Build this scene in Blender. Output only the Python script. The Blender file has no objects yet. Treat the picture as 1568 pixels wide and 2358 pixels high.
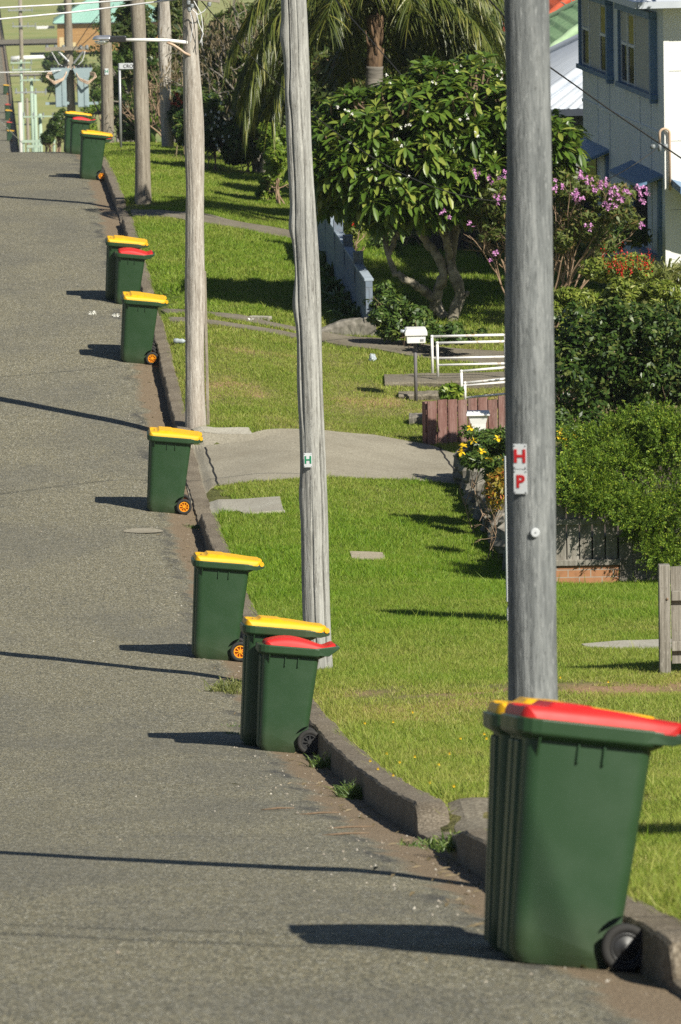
import bpy, math, random
import numpy as np
from mathutils import Vector, Matrix
random.seed(7)
RNG = np.random.default_rng(7)
sc = bpy.context.scene
COL = sc.collection

# ------------------------------------------------------------------ camera
F = 12540.0                      # focal length in reference-photo units (1568 wide)
TH = math.atan(.0636); PITCH = math.atan(1879 / F); ROLL = math.radians(1.1)
CAM = np.array([-2.53 * math.cos(TH), 0.0, 10.2])
fw = np.array([math.sin(TH) * math.cos(PITCH), math.cos(TH) * math.cos(PITCH), -math.sin(PITCH)])
r0 = np.array([math.cos(TH), -math.sin(TH), 0.0]); u0 = np.cross(r0, fw)
RT = r0 * math.cos(ROLL) - u0 * math.sin(ROLL); UP = u0 * math.cos(ROLL) + r0 * math.sin(ROLL)
FH = np.array([math.sin(TH), math.cos(TH), 0.0])
cd = bpy.data.cameras.new('camera'); cam = bpy.data.objects.new('camera', cd); COL.objects.link(cam)
cam.matrix_world = Matrix(((RT[0], UP[0], -fw[0], CAM[0]), (RT[1], UP[1], -fw[1], CAM[1]),
                           (RT[2], UP[2], -fw[2], CAM[2]), (0, 0, 0, 1)))
cd.sensor_fit = 'HORIZONTAL'; cd.sensor_width = 24.0; cd.lens = F / 1568 * 24.0
cd.clip_start = 0.5; cd.clip_end = 6000
cd.dof.use_dof = True; cd.dof.focus_distance = 58.0; cd.dof.aperture_fstop = 9.5
sc.camera = cam

# ------------------------------------------------------------------ world, sun, exposure
SUN_EL = math.radians(40.5)
az = math.radians(39.5)
ts = math.sin(az) * r0 - math.cos(az) * FH
SUN = np.array([ts[0] * math.cos(SUN_EL), ts[1] * math.cos(SUN_EL), math.sin(SUN_EL)])
w = bpy.data.worlds.new('World'); sc.world = w; w.use_nodes = True
nt = w.node_tree
sky = nt.nodes.new('ShaderNodeTexSky'); sky.sky_type = 'NISHITA'; sky.sun_disc = False
sky.air_density = .8; sky.dust_density = .3; sky.sun_elevation = SUN_EL; sky.sun_rotation = math.atan2(SUN[0], SUN[1])
nt.links.new(sky.outputs[0], nt.nodes['Background'].inputs[0]); nt.nodes['Background'].inputs[1].default_value = .05
sl = bpy.data.lights.new('sun', 'SUN'); sl.energy = 5.0; sl.angle = math.radians(.5); sl.color = (1, .955, .84)
so = bpy.data.objects.new('sun', sl); COL.objects.link(so)
so.rotation_euler = Vector(SUN).to_track_quat('Z', 'Y').to_euler(); so.location = (20, -20, 60)
sc.view_settings.view_transform = 'Standard'; sc.view_settings.look = 'None'
sc.view_settings.exposure = 0.46; sc.view_settings.gamma = 1.0
sc.cycles.max_bounces = 6; sc.cycles.transparent_max_bounces = 6
sc.cycles.use_denoising = False

# ------------------------------------------------------------------ pixel <-> place helpers
def ray(x, y):
    d = fw + RT * ((x - 784) / F) - UP * ((y - 1179) / F)
    return d / (d @ FH)
def at(x, y, Y):                 # the place seen at (x, y) at Y metres from the camera
    return CAM + ray(x, y) * Y
GK = np.array([(-60, 17.5), (0, 8.7), (10, 6.95), (20.3, 5.25), (33.2, 3.17), (36.8, 2.6), (43, 1.75), (53.4, .65), (64.4, -.02),
               (69, -.15), (77.4, -.11), (85, .09), (90.6, .18), (97, .22), (104, .2), (110, .08), (118, -.13), (130, -.65),
               (141.9, -1.48), (155, -2.75), (170, -4.6), (200, -8), (300, -18), (400, -26), (480, -30), (520, -31.0),
               (580, -31.4), (700, -34.5), (800, -38), (900, -41), (1100, -45), (1500, -42), (2500, -10)], float)
def _pchip():
    x, y = GK[:, 0], GK[:, 1]; h = np.diff(x); dl = np.diff(y) / h; m = np.zeros_like(x)
    m[0], m[-1] = dl[0], dl[-1]
    for i in range(1, len(x) - 1):
        m[i] = (dl[i - 1] * h[i] + dl[i] * h[i - 1]) / (h[i] + h[i - 1])
    return m
GM = _pchip()
def G(u):
    u = np.clip(np.asarray(u, float), GK[0, 0], GK[-1, 0] - 1e-6)
    i = np.clip(np.searchsorted(GK[:, 0], u, side='right') - 1, 0, len(GK) - 2)
    h = GK[i + 1, 0] - GK[i, 0]; t = (u - GK[i, 0]) / h
    return ((2 * t**3 - 3 * t**2 + 1) * GK[i, 1] + (t**3 - 2 * t**2 + t) * h * GM[i]
            + (-2 * t**3 + 3 * t**2) * GK[i + 1, 1] + (t**3 - t**2) * h * GM[i + 1])
def sst(a, b, x):
    t = np.clip((np.asarray(x, float) - a) / (b - a), 0, 1); return t * t * (3 - 2 * t)
DIPS = [(-20, 20.5, .3, .12), (29.6, 33.1, 2.2, .4), (67.6, 75.6, .5, .5), (87.6, 91.2, .5, .4), (104.2, 108.6, .5, .4)]   # crossings: from, to, ramp lengths
KH = .2
def dip(u):
    u = np.asarray(u, float); d = np.zeros_like(u)
    for a, b, e, g in DIPS:
        d = np.maximum(d, np.clip((u - a) / e, 0, 1) * (1 - sst(b - g, b + g * .3, u)))
    return d
def kerb_h(u): return KH - .165 * dip(u)
def lumps(x, y): return .012 * np.sin(x * 1.7 + y * .9) + .010 * np.sin(x * 3.1 - y * 1.6 + 1) + .012 * np.sin(y * .55 + x * .4)
def lawn(x, u):
    x = np.asarray(x, float); u = np.asarray(u, float)
    fall = .32 * sst(.8, 3.6, x) * sst(56, 66, u) * (1 - sst(110, 150, u)) + .03 * np.maximum(0, x - 3.6) * (1 - sst(110, 160, u))
    lip = .165 * dip(u) * (1 - sst(.1, 2.0, x))
    far = 1 - sst(150, 200, u)
    return G(u) + (KH + .005 - fall - lip) * far + lumps(x, u) * sst(.25, 1, x) * far - .045 * (1 - sst(.2, .36, x)) * far
def road(x, u):
    x = np.asarray(x, float)
    return G(u) + np.where(x > -.6, -.115 * x, .069 + .012 * (-x - .6)) - .02 * np.maximum(0, -x - 3.8)
def ground(x, u):
    return np.where(np.asarray(x) < 0, road(x, u), lawn(x, u))
def hit(x, y, lo=17., hi=160., dz=0.):
    d = ray(x, y); Y = np.arange(lo, hi, .02)
    P = CAM + d * Y[:, None]
    s = P[:, 2] - ground(P[:, 0], P[:, 1]) - dz
    i = np.argmax(s < 0)
    return P[i]
def depth(P): return float((np.asarray(P) - CAM) @ FH)
def px_per_m(P): return F / depth(P)

# ------------------------------------------------------------------ materials
def _new(name):
    m = bpy.data.materials.new(name); m.use_nodes = True
    return m, m.node_tree, m.node_tree.nodes['Principled BSDF']
def N(nt, t, **kw):
    n = nt.nodes.new(t)
    for k, v in kw.items():
        if k in n.inputs: n.inputs[k].default_value = v
        else: setattr(n, k, v)
    return n
def ramp(nt, fac, stops):
    r = nt.nodes.new('ShaderNodeValToRGB'); e = r.color_ramp.elements
    e[0].position, e[0].color = stops[0][0], (*stops[0][1], 1); e[1].position, e[1].color = stops[-1][0], (*stops[-1][1], 1)
    for p, c in stops[1:-1]:
        q = e.new(p); q.color = (*c, 1)
    nt.links.new(fac, r.inputs[0]); return r.outputs[0]
def mixc(nt, fac, a, b, mode='MIX'):
    m = nt.nodes.new('ShaderNodeMix'); m.data_type = 'RGBA'; m.blend_type = mode
    for s, v in ((0, fac), (6, a), (7, b)):
        if hasattr(v, 'is_output'): nt.links.new(v, m.inputs[s])
        elif s == 0: m.inputs[0].default_value = v
        else: m.inputs[s].default_value = (*v, 1)
    return m.outputs[2]
def noise(nt, scale, detail=4, vec=None, rough=.55):
    n = N(nt, 'ShaderNodeTexNoise', Scale=scale, Detail=detail, Roughness=rough)
    if vec is not None: nt.links.new(vec, n.inputs['Vector'])
    return n.outputs['Fac']
def objvec(nt, scale=(1, 1, 1)):
    t = nt.nodes.new('ShaderNodeTexCoord'); m = nt.nodes.new('ShaderNodeMapping')
    m.inputs['Scale'].default_value = scale; nt.links.new(t.outputs['Object'], m.inputs['Vector']); return m.outputs[0]
def math_n(nt, op, a, b=0.):
    m = nt.nodes.new('ShaderNodeMath'); m.operation = op
    for i, v in enumerate((a, b)):
        if hasattr(v, 'is_output'): nt.links.new(v, m.inputs[i])
        else: m.inputs[i].default_value = v
    return m.outputs[0]
def bump(nt, bs, h, strength=.3, dist=.01):
    b = N(nt, 'ShaderNodeBump', Strength=strength, Distance=dist)
    nt.links.new(h, b.inputs['Height']); nt.links.new(b.outputs[0], bs.inputs['Normal'])
def mat(name, c1, c2=None, rough=.7, scale=(6, 6, 6), nscale=1., bstr=0., bdist=.01, metal=0., lo=.3, hi=.7, c3=None, spec=None, detail=5):
    m, nt, bs = _new(name)
    bs.inputs['Roughness'].default_value = rough; bs.inputs['Metallic'].default_value = metal
    if spec is not None: bs.inputs['Specular IOR Level'].default_value = spec
    v = objvec(nt, scale); n = noise(nt, nscale, detail, v)
    c2 = c2 or tuple(x * .8 for x in c1)
    st = [(lo, c1), (hi, c2)] if c3 is None else [(lo, c1), ((lo + hi) / 2, c2), (hi, c3)]
    nt.links.new(ramp(nt, n, st), bs.inputs['Base Color'])
    if bstr: bump(nt, bs, n, bstr, bdist)
    return m
def leafmat(name, ca, cb, rough=.45, trans=.25, cc=None, spec=.4):
    m, nt, bs = _new(name)
    g = nt.nodes.new('ShaderNodeNewGeometry')
    st = [(0, ca), (1, cb)] if cc is None else [(0, ca), (.72, cb), (1, cc)]
    c = ramp(nt, g.outputs['Random Per Island'], st)
    nt.links.new(c, bs.inputs['Base Color']); bs.inputs['Roughness'].default_value = rough
    bs.inputs['Specular IOR Level'].default_value = spec
    if trans:
        t = nt.nodes.new('ShaderNodeBsdfTranslucent'); mx = nt.nodes.new('ShaderNodeMixShader')
        mx.inputs[0].default_value = trans
        nt.links.new(mixc(nt, .5, c, (.25, .35, .03)), t.inputs[0])
        nt.links.new(bs.outputs[0], mx.inputs[1]); nt.links.new(t.outputs[0], mx.inputs[2])
        nt.links.new(mx.outputs[0], nt.nodes['Material Output'].inputs[0])
    return m
M = {}
M['bin_green'] = None
def plastic(name, c, worn, rough=.38, scuff=.25):
    m, nt, bs = _new(name)
    v = objvec(nt, (1, 1, 1)); n = noise(nt, 5, 4, v); n2 = noise(nt, 60, 3, objvec(nt, (.6, .6, 2.2)))
    k = math_n(nt, 'MULTIPLY', ramp(nt, n, [(.45, (0, 0, 0)), (.72, (1, 1, 1))]), scuff)
    c1 = mixc(nt, k, c, worn)
    sp = ramp(nt, n2, [(.70, (0, 0, 0)), (.76, (1, 1, 1))])
    sz = nt.nodes.new('ShaderNodeSeparateXYZ'); nt.links.new(v, sz.inputs[0])
    low = ramp(nt, sz.outputs[2], [(.0, (1, 1, 1)), (.28, (0, 0, 0))])
    dirt = math_n(nt, 'MULTIPLY', math_n(nt, 'MULTIPLY', low, n), .25)
    c2 = mixc(nt, math_n(nt, 'MULTIPLY', sp, .35), c1, worn)
    c3 = mixc(nt, dirt, c2, (.16, .13, .09))
    nt.links.new(c3, bs.inputs['Base Color'])
    nt.links.new(math_n(nt, 'ADD', math_n(nt, 'MULTIPLY', n, .25), rough - .1), bs.inputs['Roughness'])
    bump(nt, bs, noise(nt, 2.2, 2, v), .25, .02)
    return m
M['bin_green'] = plastic('bin_green', (.021, .056, .021), (.055, .10, .055), .42, .12)
M['lid_yellow'] = plastic('lid_yellow', (.80, .43, .004), (.66, .42, .05), .5, .15)
M['lid_red'] = plastic('lid_red', (.62, .018, .016), (.5, .06, .05), .52, .12)
M['rubber'] = mat('rubber', (.012, .012, .012), (.03, .028, .025), .8)
M['rim_orange'] = mat('rim_orange', (.88, .37, .012), (.75, .28, .01), .4)
M['rim_black'] = mat('rim_black', (.015, .015, .016), (.03, .03, .03), .45)
M['dark'] = mat('dark_gap', (.006, .006, .006), (.01, .01, .01), .9)

def asphalt():
    m, nt, bs = _new('road_chip_seal')
    t = nt.nodes.new('ShaderNodeTexCoord'); o = t.outputs['Object']
    s = nt.nodes.new('ShaderNodeSeparateXYZ'); nt.links.new(o, s.inputs[0])
    vor = N(nt, 'ShaderNodeTexVoronoi', Scale=70.); nt.links.new(o, vor.inputs['Vector'])
    wn = nt.nodes.new('ShaderNodeTexWhiteNoise'); nt.links.new(vor.outputs['Position'], wn.inputs['Vector'])
    chip = ramp(nt, wn.outputs['Value'], [(0, (.055, .058, .056)), (.25, (.185, .173, .118)), (.58, (.30, .28, .19)), (.82, (.365, .31, .185)), (.95, (.55, .53, .43)), (1, (.7, .68, .6))])
    gap = ramp(nt, vor.outputs['Distance'], [(.35, (1, 1, 1)), (.62, (.55, .54, .52))])
    c = mixc(nt, 1., chip, gap, 'MULTIPLY')
    grain = noise(nt, 1., 4, objvec(nt, (34, 5, 1)), .75)
    c = mixc(nt, math_n(nt, 'MULTIPLY', ramp(nt, grain, [(.33, (1, 1, 1)), (.52, (0, 0, 0))]), .4), c, (.085, .085, .074))
    c = mixc(nt, math_n(nt, 'MULTIPLY', ramp(nt, grain, [(.56, (0, 0, 0)), (.74, (1, 1, 1))]), .5), c, (.42, .40, .31))
    big = noise(nt, .35, 5, objvec(nt, (1.6, .8, 1)), .6); mid = noise(nt, 2.4, 5, objvec(nt, (1, 2.4, 1)), .65)
    c = mixc(nt, math_n(nt, 'MULTIPLY', ramp(nt, big, [(.44, (0, 0, 0)), (.62, (1, 1, 1))]), .34), c, (.10, .10, .095))
    c = mixc(nt, math_n(nt, 'MULTIPLY', ramp(nt, mid, [(.5, (0, 0, 0)), (.75, (1, 1, 1))]), .35), c, (.27, .25, .19))
    # concrete gutter, brown with dirt, its edge broken
    wob = math_n(nt, 'MULTIPLY', math_n(nt, 'SUBTRACT', noise(nt, 1.3, 6, o, .65), .5), .55)
    e = math_n(nt, 'ADD', s.outputs[0], wob)
    gm = ramp(nt, math_n(nt, 'ADD', e, 1.0), [(.60, (0, 0, 0)), (.70, (1, 1, 1))])
    gn = noise(nt, 55, 3, o); gl = noise(nt, 3.2, 5, o)
    gc = mixc(nt, gl, ramp(nt, gn, [(.3, (.11, .082, .055)), (.55, (.255, .195, .13)), (.75, (.42, .34, .24))]), (.19, .14, .088))
    tar = ramp(nt, math_n(nt, 'ADD', e, 1.0), [(.40, (0, 0, 0)), (.57, (1, 1, 1)), (.66, (0, 0, 0))])
    tn = ramp(nt, noise(nt, 2.6, 5, objvec(nt, (1, .5, 1))), [(.45, (0, 0, 0)), (.62, (1, 1, 1))])
    c = mixc(nt, math_n(nt, 'MULTIPLY', math_n(nt, 'MULTIPLY', tar, tn), .75), c, (.045, .045, .047))
    c = mixc(nt, gm, c, gc)
    nt.links.new(c, bs.inputs['Base Color']); bs.inputs['Roughness'].default_value = .85
    bs.inputs['Specular IOR Level'].default_value = .25
    bump(nt, bs, math_n(nt, 'ADD', vor.outputs['Distance'], math_n(nt, 'MULTIPLY', mid, .8)), .7, .012)
    return m
M['asphalt'] = asphalt()
def gritty(name, a, b, c, stain, gs=90, ls=1.6, st=.5):
    m, nt, bs = _new(name); o = objvec(nt)
    g = noise(nt, gs, 3, o); l = noise(nt, ls, 6, o, .65)
    col = ramp(nt, g, [(.3, a), (.52, b), (.72, c)])
    col = mixc(nt, math_n(nt, 'MULTIPLY', ramp(nt, l, [(.42, (0, 0, 0)), (.68, (1, 1, 1))]), st), col, stain)
    nt.links.new(col, bs.inputs['Base Color']); bs.inputs['Roughness'].default_value = .9
    bs.inputs['Specular IOR Level'].default_value = .2
    bump(nt, bs, math_n(nt, 'ADD', g, math_n(nt, 'MULTIPLY', l, 2.)), .6, .012)
    return m
M['kerb'] = gritty('kerb_concrete', (.09, .075, .055), (.205, .172, .127), (.37, .32, .25), (.09, .07, .047), 60, 2., .55)
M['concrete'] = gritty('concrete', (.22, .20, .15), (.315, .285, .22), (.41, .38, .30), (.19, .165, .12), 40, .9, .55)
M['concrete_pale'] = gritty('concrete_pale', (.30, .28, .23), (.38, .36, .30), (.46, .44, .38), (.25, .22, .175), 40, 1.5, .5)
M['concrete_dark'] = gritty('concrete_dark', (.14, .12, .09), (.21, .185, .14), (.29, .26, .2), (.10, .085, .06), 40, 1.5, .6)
M['stone'] = gritty('stone', (.12, .11, .09), (.22, .2, .17), (.36, .33, .28), (.06, .065, .04), 9, 1.8, .6)

def lawn_mat():
    m, nt, bs = _new('lawn_soil'); o = objvec(nt)
    a = nt.nodes.new('ShaderNodeAttribute'); a.attribute_name = 'tint'
    n = noise(nt, 18, 5, o); 
    lush = ramp(nt, n, [(.3, (.045, .075, .012)), (.7, (.10, .16, .025))])
    dry = ramp(nt, n, [(.3, (.14, .12, .05)), (.7, (.26, .22, .10))])
    bare = mixc(nt, n, (.22, .13, .07), (.42, .28, .17))
    nt.links.new(mixc(nt, ramp(nt, a.outputs['Fac'], [(.80, (0, 0, 0)), (.93, (1, 1, 1))]), mixc(nt, a.outputs['Fac'], lush, dry), bare), bs.inputs['Base Color']); bs.inputs['Roughness'].default_value = .95
    bs.inputs['Specular IOR Level'].default_value = .1
    bump(nt, bs, n, .8, .03); return m
M['lawn'] = lawn_mat()
def grass_mat():
    m, nt, bs = _new('grass_blade')
    a = nt.nodes.new('ShaderNodeAttribute'); a.attribute_name = 'tint'
    g = nt.nodes.new('ShaderNodeNewGeometry')
    lush = ramp(nt, g.outputs['Random Per Island'], [(0, (.105, .215, .012)), (.6, (.18, .315, .018)), (1, (.285, .39, .04))])
    dry = ramp(nt, g.outputs['Random Per Island'], [(0, (.215, .275, .035)), (.5, (.345, .365, .07)), (1, (.49, .44, .16))])
    c = mixc(nt, a.outputs['Fac'], lush, dry)
    nt.links.new(c, bs.inputs['Base Color']); bs.inputs['Roughness'].default_value = .5
    bs.inputs['Specular IOR Level'].default_value = .25
    t = nt.nodes.new('ShaderNodeBsdfTranslucent'); mx = nt.nodes.new('ShaderNodeMixShader'); mx.inputs[0].default_value = .35
    nt.links.new(c, t.inputs[0]); nt.links.new(bs.outputs[0], mx.inputs[1]); nt.links.new(t.outputs[0], mx.inputs[2])
    nt.links.new(mx.outputs[0], nt.nodes['Material Output'].inputs[0]); return m
M['grass'] = grass_mat()

def wood_mat(name, dark, mid, pale, tone=None, zs=.5, rs=34., crack=.8):
    m, nt, bs = _new(name)
    st = noise(nt, 1., 6, objvec(nt, (rs, rs, zs)), .7); fi = noise(nt, 1., 3, objvec(nt, (rs * 3, rs * 3, zs * 2.5)), .6)
    bl = noise(nt, 1., 4, objvec(nt, (2, 2, .55)), .6)
    c = ramp(nt, st, [(.28, dark), (.47, mid), (.7, pale)])
    c = mixc(nt, math_n(nt, 'MULTIPLY', ramp(nt, fi, [(.25, (1, 1, 1)), (.42, (0, 0, 0))]), .55), c, dark)
    if tone: c = mixc(nt, math_n(nt, 'MULTIPLY', ramp(nt, bl, [(.45, (0, 0, 0)), (.65, (1, 1, 1))]), .6), c, tone)
    sp = noise(nt, 1., 2, objvec(nt, (70, 70, 16)), .5); c = mixc(nt, math_n(nt, 'MULTIPLY', ramp(nt, sp, [(.60, (0, 0, 0)), (.68, (1, 1, 1))]), .55), c, pale)
    c = mixc(nt, math_n(nt, 'MULTIPLY', ramp(nt, sp, [(.30, (1, 1, 1)), (.37, (0, 0, 0))]), .6), c, dark)
    nt.links.new(c, bs.inputs['Base Color']); bs.inputs['Roughness'].default_value = .88
    bs.inputs['Specular IOR Level'].default_value = .2
    bump(nt, bs, math_n(nt, 'ADD', st, math_n(nt, 'MULTIPLY', fi, .6)), crack, .014); return m
M['pole_grey'] = wood_mat('pole_wood_grey', (.085, .09, .09), (.185, .195, .195), (.34, .35, .345), (.13, .138, .14), 2.2, 24)
M['pole_silver'] = wood_mat('pole_wood_silver', (.13, .12, .105), (.34, .335, .31), (.53, .525, .49), (.26, .26, .25), 1.5, 26)
M['pole_pale'] = wood_mat('pole_wood_pale', (.20, .165, .13), (.38, .345, .30), (.60, .56, .50), (.30, .25, .20), 2.2, 26)
M['pole_brown'] = wood_mat('pole_wood_brown', (.13, .105, .075), (.27, .235, .185), (.40, .36, .29), (.18, .155, .12), 1.6, 24)
M['fence_grey'] = wood_mat('fence_wood_grey', (.12, .105, .085), (.24, .22, .185), (.38, .355, .31), (.16, .145, .12), .8, 22)
M['fence_brown'] = wood_mat('fence_wood_brown', (.10, .05, .042), (.19, .098, .082), (.30, .19, .165), (.30, .24, .21), .9, 16)
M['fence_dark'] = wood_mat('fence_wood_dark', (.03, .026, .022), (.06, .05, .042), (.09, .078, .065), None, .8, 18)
M['bark_pale'] = mat('bark_pale', (.10, .088, .066), (.34, .30, .23), .9, (7, 7, 7), 1, .8, .03, lo=.35, hi=.62)
M['bark_brown'] = mat('bark_brown', (.13, .085, .05), (.26, .185, .12), .9, (14, 14, 5), 1, .7, .02)
M['bark_grey'] = mat('bark_grey', (.12, .105, .085), (.30, .27, .23), .9, (8, 8, 4), 1, .7, .02)
M['bark_palm'] = mat('bark_palm', (.10, .09, .075), (.24, .215, .18), .9, (3, 3, 14), 1, .7, .03)
M['fibre'] = mat('palm_fibre', (.07, .04, .022), (.24, .15, .08), .85, (16, 16, 3), 1, .8, .03)
M['twig'] = mat('twig', (.20, .125, .075), (.38, .27, .18), .85, (9, 9, 9), 1)
M['white'] = mat('white_paint', (.82, .82, .80), (.76, .75, .72), .45, (7, 7, 7), 1, .1, .004, lo=.4, hi=.8)
M['white_rust'] = mat('white_paint_rusty', (.80, .79, .76), (.78, .76, .72), .45, (9, 9, 9), 1, .2, .004, lo=.45, hi=.74, c3=(.35, .16, .07))
M['galv'] = mat('galvanised', (.48, .49, .5), (.33, .34, .35), .5, (8, 8, 3), 1, metal=.5)
M['steel_grey'] = mat('post_grey', (.17, .16, .165), (.11, .1, .105), .6, (12, 12, 3), 1)
M['wall_blue'] = mat('wall_pale_blue', (.80, .82, .80), (.70, .73, .71), .55, (2, 2, .8), 1, .15, .01)
M['trim_blue'] = mat('trim_blue', (.10, .19, .33), (.15, .25, .38), .5, (6, 6, 6), 1)
M['wall_white'] = mat('wall_white', (.82, .82, .80), (.76, .76, .73), .55, (1.5, 1.5, 1), 1, .1, .01)
M['glass_dark'] = mat('glass_dark', (.012, .013, .016), (.03, .03, .034), .15, spec=.15)
M['blind'] = mat('window_blind', (.55, .53, .44), (.48, .46, .38), .8)
M['curtain'] = mat('curtain_yellow', (.5, .42, .06), (.35, .28, .05), .8)
M['corr'] = mat('corrugated_roof', (.60, .64, .70), (.50, .54, .60), .45, (2, 2, 2), 1, metal=.15)
M['gutter_dark'] = mat('gutter_dark', (.035, .045, .06), (.05, .06, .08), .5)
M['tile_green'] = mat('roof_tile_green', (.13, .24, .12), (.22, .33, .18), .75, (5, 5, 5), 1, .3, .02)
M['tile_green_pale'] = mat('roof_ridge_pale', (.26, .38, .22), (.34, .46, .28), .75, (5, 5, 5), 1, .3, .02)
M['tile_red'] = mat('roof_tile_red', (.50, .09, .03), (.36, .06, .025), .75, (5, 5, 5), 1, .3, .02)
M['wall_grey'] = mat('weatherboard_grey', (.23, .24, .21), (.18, .19, .17), .7)
M['block_blue'] = mat('block_blue', (.36, .42, .48), (.29, .345, .40), .8, (5, 5, 5), 1, .4, .01)
M['roof_mint'] = mat('roof_mint', (.26, .46, .38), (.32, .52, .44), .5, (.3, .3, .3), 1)
M['timber_ochre'] = mat('timber_ochre', (.42, .24, .09), (.32, .17, .06), .7, (.6, .6, 5), 1)
M['cream'] = mat('cream_paint', (.62, .5, .28), (.55, .44, .24), .7)
M['far_lawn'] = mat('far_lawn', (.17, .24, .05), (.30, .30, .10), .95, (.06, .06, .06), 1, c3=(.12, .19, .04), lo=.25, hi=.75)
M['path'] = M['concrete']
M['wire_black'] = mat('wire_black', (.015, .015, .015), (.02, .02, .02), .6)
M['wire_white'] = mat('wire_white', (.75, .75, .76), (.6, .6, .6), .5)
M['cable_tan'] = mat('cable_tan', (.62, .45, .32), (.5, .36, .26), .6)
M['trafo'] = mat('transformer_grey', (.32, .40, .42), (.26, .34, .36), .5, (3, 3, 3), 1)
M['insul'] = mat('insulator', (.30, .32, .33), (.2, .22, .23), .35)
M['pole_mint'] = mat('treated_pole', (.30, .42, .32), (.42, .50, .40), .85, (6, 6, .5), 1)
M['pole_white'] = mat('pole_white', (.62, .60, .55), (.45, .43, .39), .85, (9, 9, 1), 1)
M['lamp_black'] = mat('lamp_black', (.02, .02, .022), (.03, .03, .03), .4)
M['alu'] = mat('aluminium', (.75, .76, .78), (.6, .61, .63), .3, metal=.8)
M['sign_white'] = mat('sign_white', (.62, .64, .65), (.54, .56, .58), .45)
M['ink_green'] = mat('ink_green', (.01, .22, .10), (.01, .2, .09), .5)
M['ink_red'] = mat('ink_red', (.50, .012, .015), (.44, .012, .015), .5)
M['ink_black'] = mat('ink_black', (.02, .02, .025), (.03, .03, .03), .5)
M['soil_red'] = mat('soil', (.045, .032, .02), (.09, .065, .04), .95, (9, 9, 9), 1, .5, .02)
def glass_mat():
    m, nt, bs = _new('lamp_glass'); bs.inputs['Base Color'].default_value = (.75, .8, .78, 1)
    bs.inputs['Roughness'].default_value = .15; bs.inputs['Transmission Weight'].default_value = .7; return m
M['lamp_glass'] = glass_mat()
def film():
    m, nt, bs = _new('clear_plastic'); bs.inputs['Base Color'].default_value = (.62, .68, .72, 1)
    bs.inputs['Roughness'].default_value = .2; bs.inputs['Transmission Weight'].default_value = .35; return m
M['film'] = film()
def brick(name, c1, c2, mortar, sc_=1., w=.24, h=.086):
    m, nt, bs = _new(name)
    b = N(nt, 'ShaderNodeTexBrick', Scale=1.0); b.inputs['Brick Width'].default_value = w; b.inputs['Row Height'].default_value = h
    b.inputs['Mortar Size'].default_value = .006
    b.inputs['Color1'].default_value = (*c1, 1); b.inputs['Color2'].default_value = (*c2, 1); b.inputs['Mortar'].default_value = (*mortar, 1)
    t = nt.nodes.new('ShaderNodeTexCoord'); s = nt.nodes.new('ShaderNodeSeparateXYZ'); cx = nt.nodes.new('ShaderNodeCombineXYZ')
    nt.links.new(t.outputs['Object'], s.inputs[0])
    nt.links.new(math_n(nt, 'ADD', s.outputs[0], s.outputs[1]), cx.inputs[0]); nt.links.new(s.outputs[2], cx.inputs[1]); nt.links.new(cx.outputs[0], b.inputs['Vector'])
    n = noise(nt, 14, 5, t.outputs['Object'])
    nt.links.new(mixc(nt, math_n(nt, 'MULTIPLY', ramp(nt, n, [(.45, (0, 0, 0)), (.75, (1, 1, 1))]), .4), b.outputs['Color'], (.12, .06, .035)), bs.inputs['Base Color'])
    bs.inputs['Roughness'].default_value = .9; bump(nt, bs, b.outputs['Fac'], -.4, .01); return m
M['brick'] = brick('brick_orange', (.40, .19, .09), (.34, .15, .07), (.36, .30, .24))
M['block_wall'] = brick('block_wall_blue_shaded', (.20, .25, .31), (.17, .215, .27), (.12, .15, .18), w=.4, h=.2)  # shade of the wall face put into its colour, darker than the coping
M['loose_stone'] = gritty('loose_stone', (.2, .18, .15), (.36, .33, .28), (.6, .57, .5), (.25, .17, .1), 20, 3.)
M['pit_tan'] = gritty('pit_tan', (.26, .225, .16), (.38, .33, .24), (.46, .41, .31), (.2, .17, .12), 40, 6., .4)

# ------------------------------------------------------------------ leaf materials
M['leaf_frangi'] = leafmat('leaf_frangipani', (.045, .095, .012), (.12, .195, .026), .36, .22, (.28, .31, .06), .45)
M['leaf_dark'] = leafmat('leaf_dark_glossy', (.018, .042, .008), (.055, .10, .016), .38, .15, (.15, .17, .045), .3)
M['leaf_mid'] = leafmat('leaf_mid', (.03, .065, .012), (.085, .145, .025), .42, .2, (.15, .19, .04))
M['leaf_lime'] = leafmat('leaf_lime', (.07, .14, .012), (.19, .28, .03), .4, .3, (.36, .42, .06))
M['leaf_bush'] = leafmat('leaf_bush', (.05, .075, .014), (.13, .165, .035), .45, .22, (.20, .12, .05))
M['leaf_juniper'] = leafmat('leaf_juniper', (.075, .15, .012), (.20, .315, .025), .6, .35, (.42, .48, .05))
M['leaf_hedge'] = leafmat('leaf_hedge', (.08, .12, .015), (.21, .26, .035), .45, .25, (.33, .34, .07))
M['leaf_nandina'] = leafmat('leaf_nandina', (.16, .17, .02), (.42, .27, .03), .5, .3, (.45, .08, .03))
M['leaf_olive'] = leafmat('leaf_olive', (.028, .052, .010), (.075, .11, .022), .5, .2, (.15, .15, .05))
M['leaf_dry'] = leafmat('leaf_dry', (.10, .075, .035), (.22, .17, .10), .7, .2, (.28, .22, .14))
M['leaf_strap'] = leafmat('leaf_strap', (.04, .085, .018), (.12, .19, .04), .38, .2, (.24, .29, .08))
M['leaf_pale'] = leafmat('leaf_pale_strap', (.10, .13, .03), (.22, .24, .07), .45, .25, (.34, .33, .12))
M['leaf_palm'] = leafmat('leaf_palm', (.04, .06, .010), (.125, .15, .025), .36, .2, (.27, .25, .06), .5)
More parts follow.
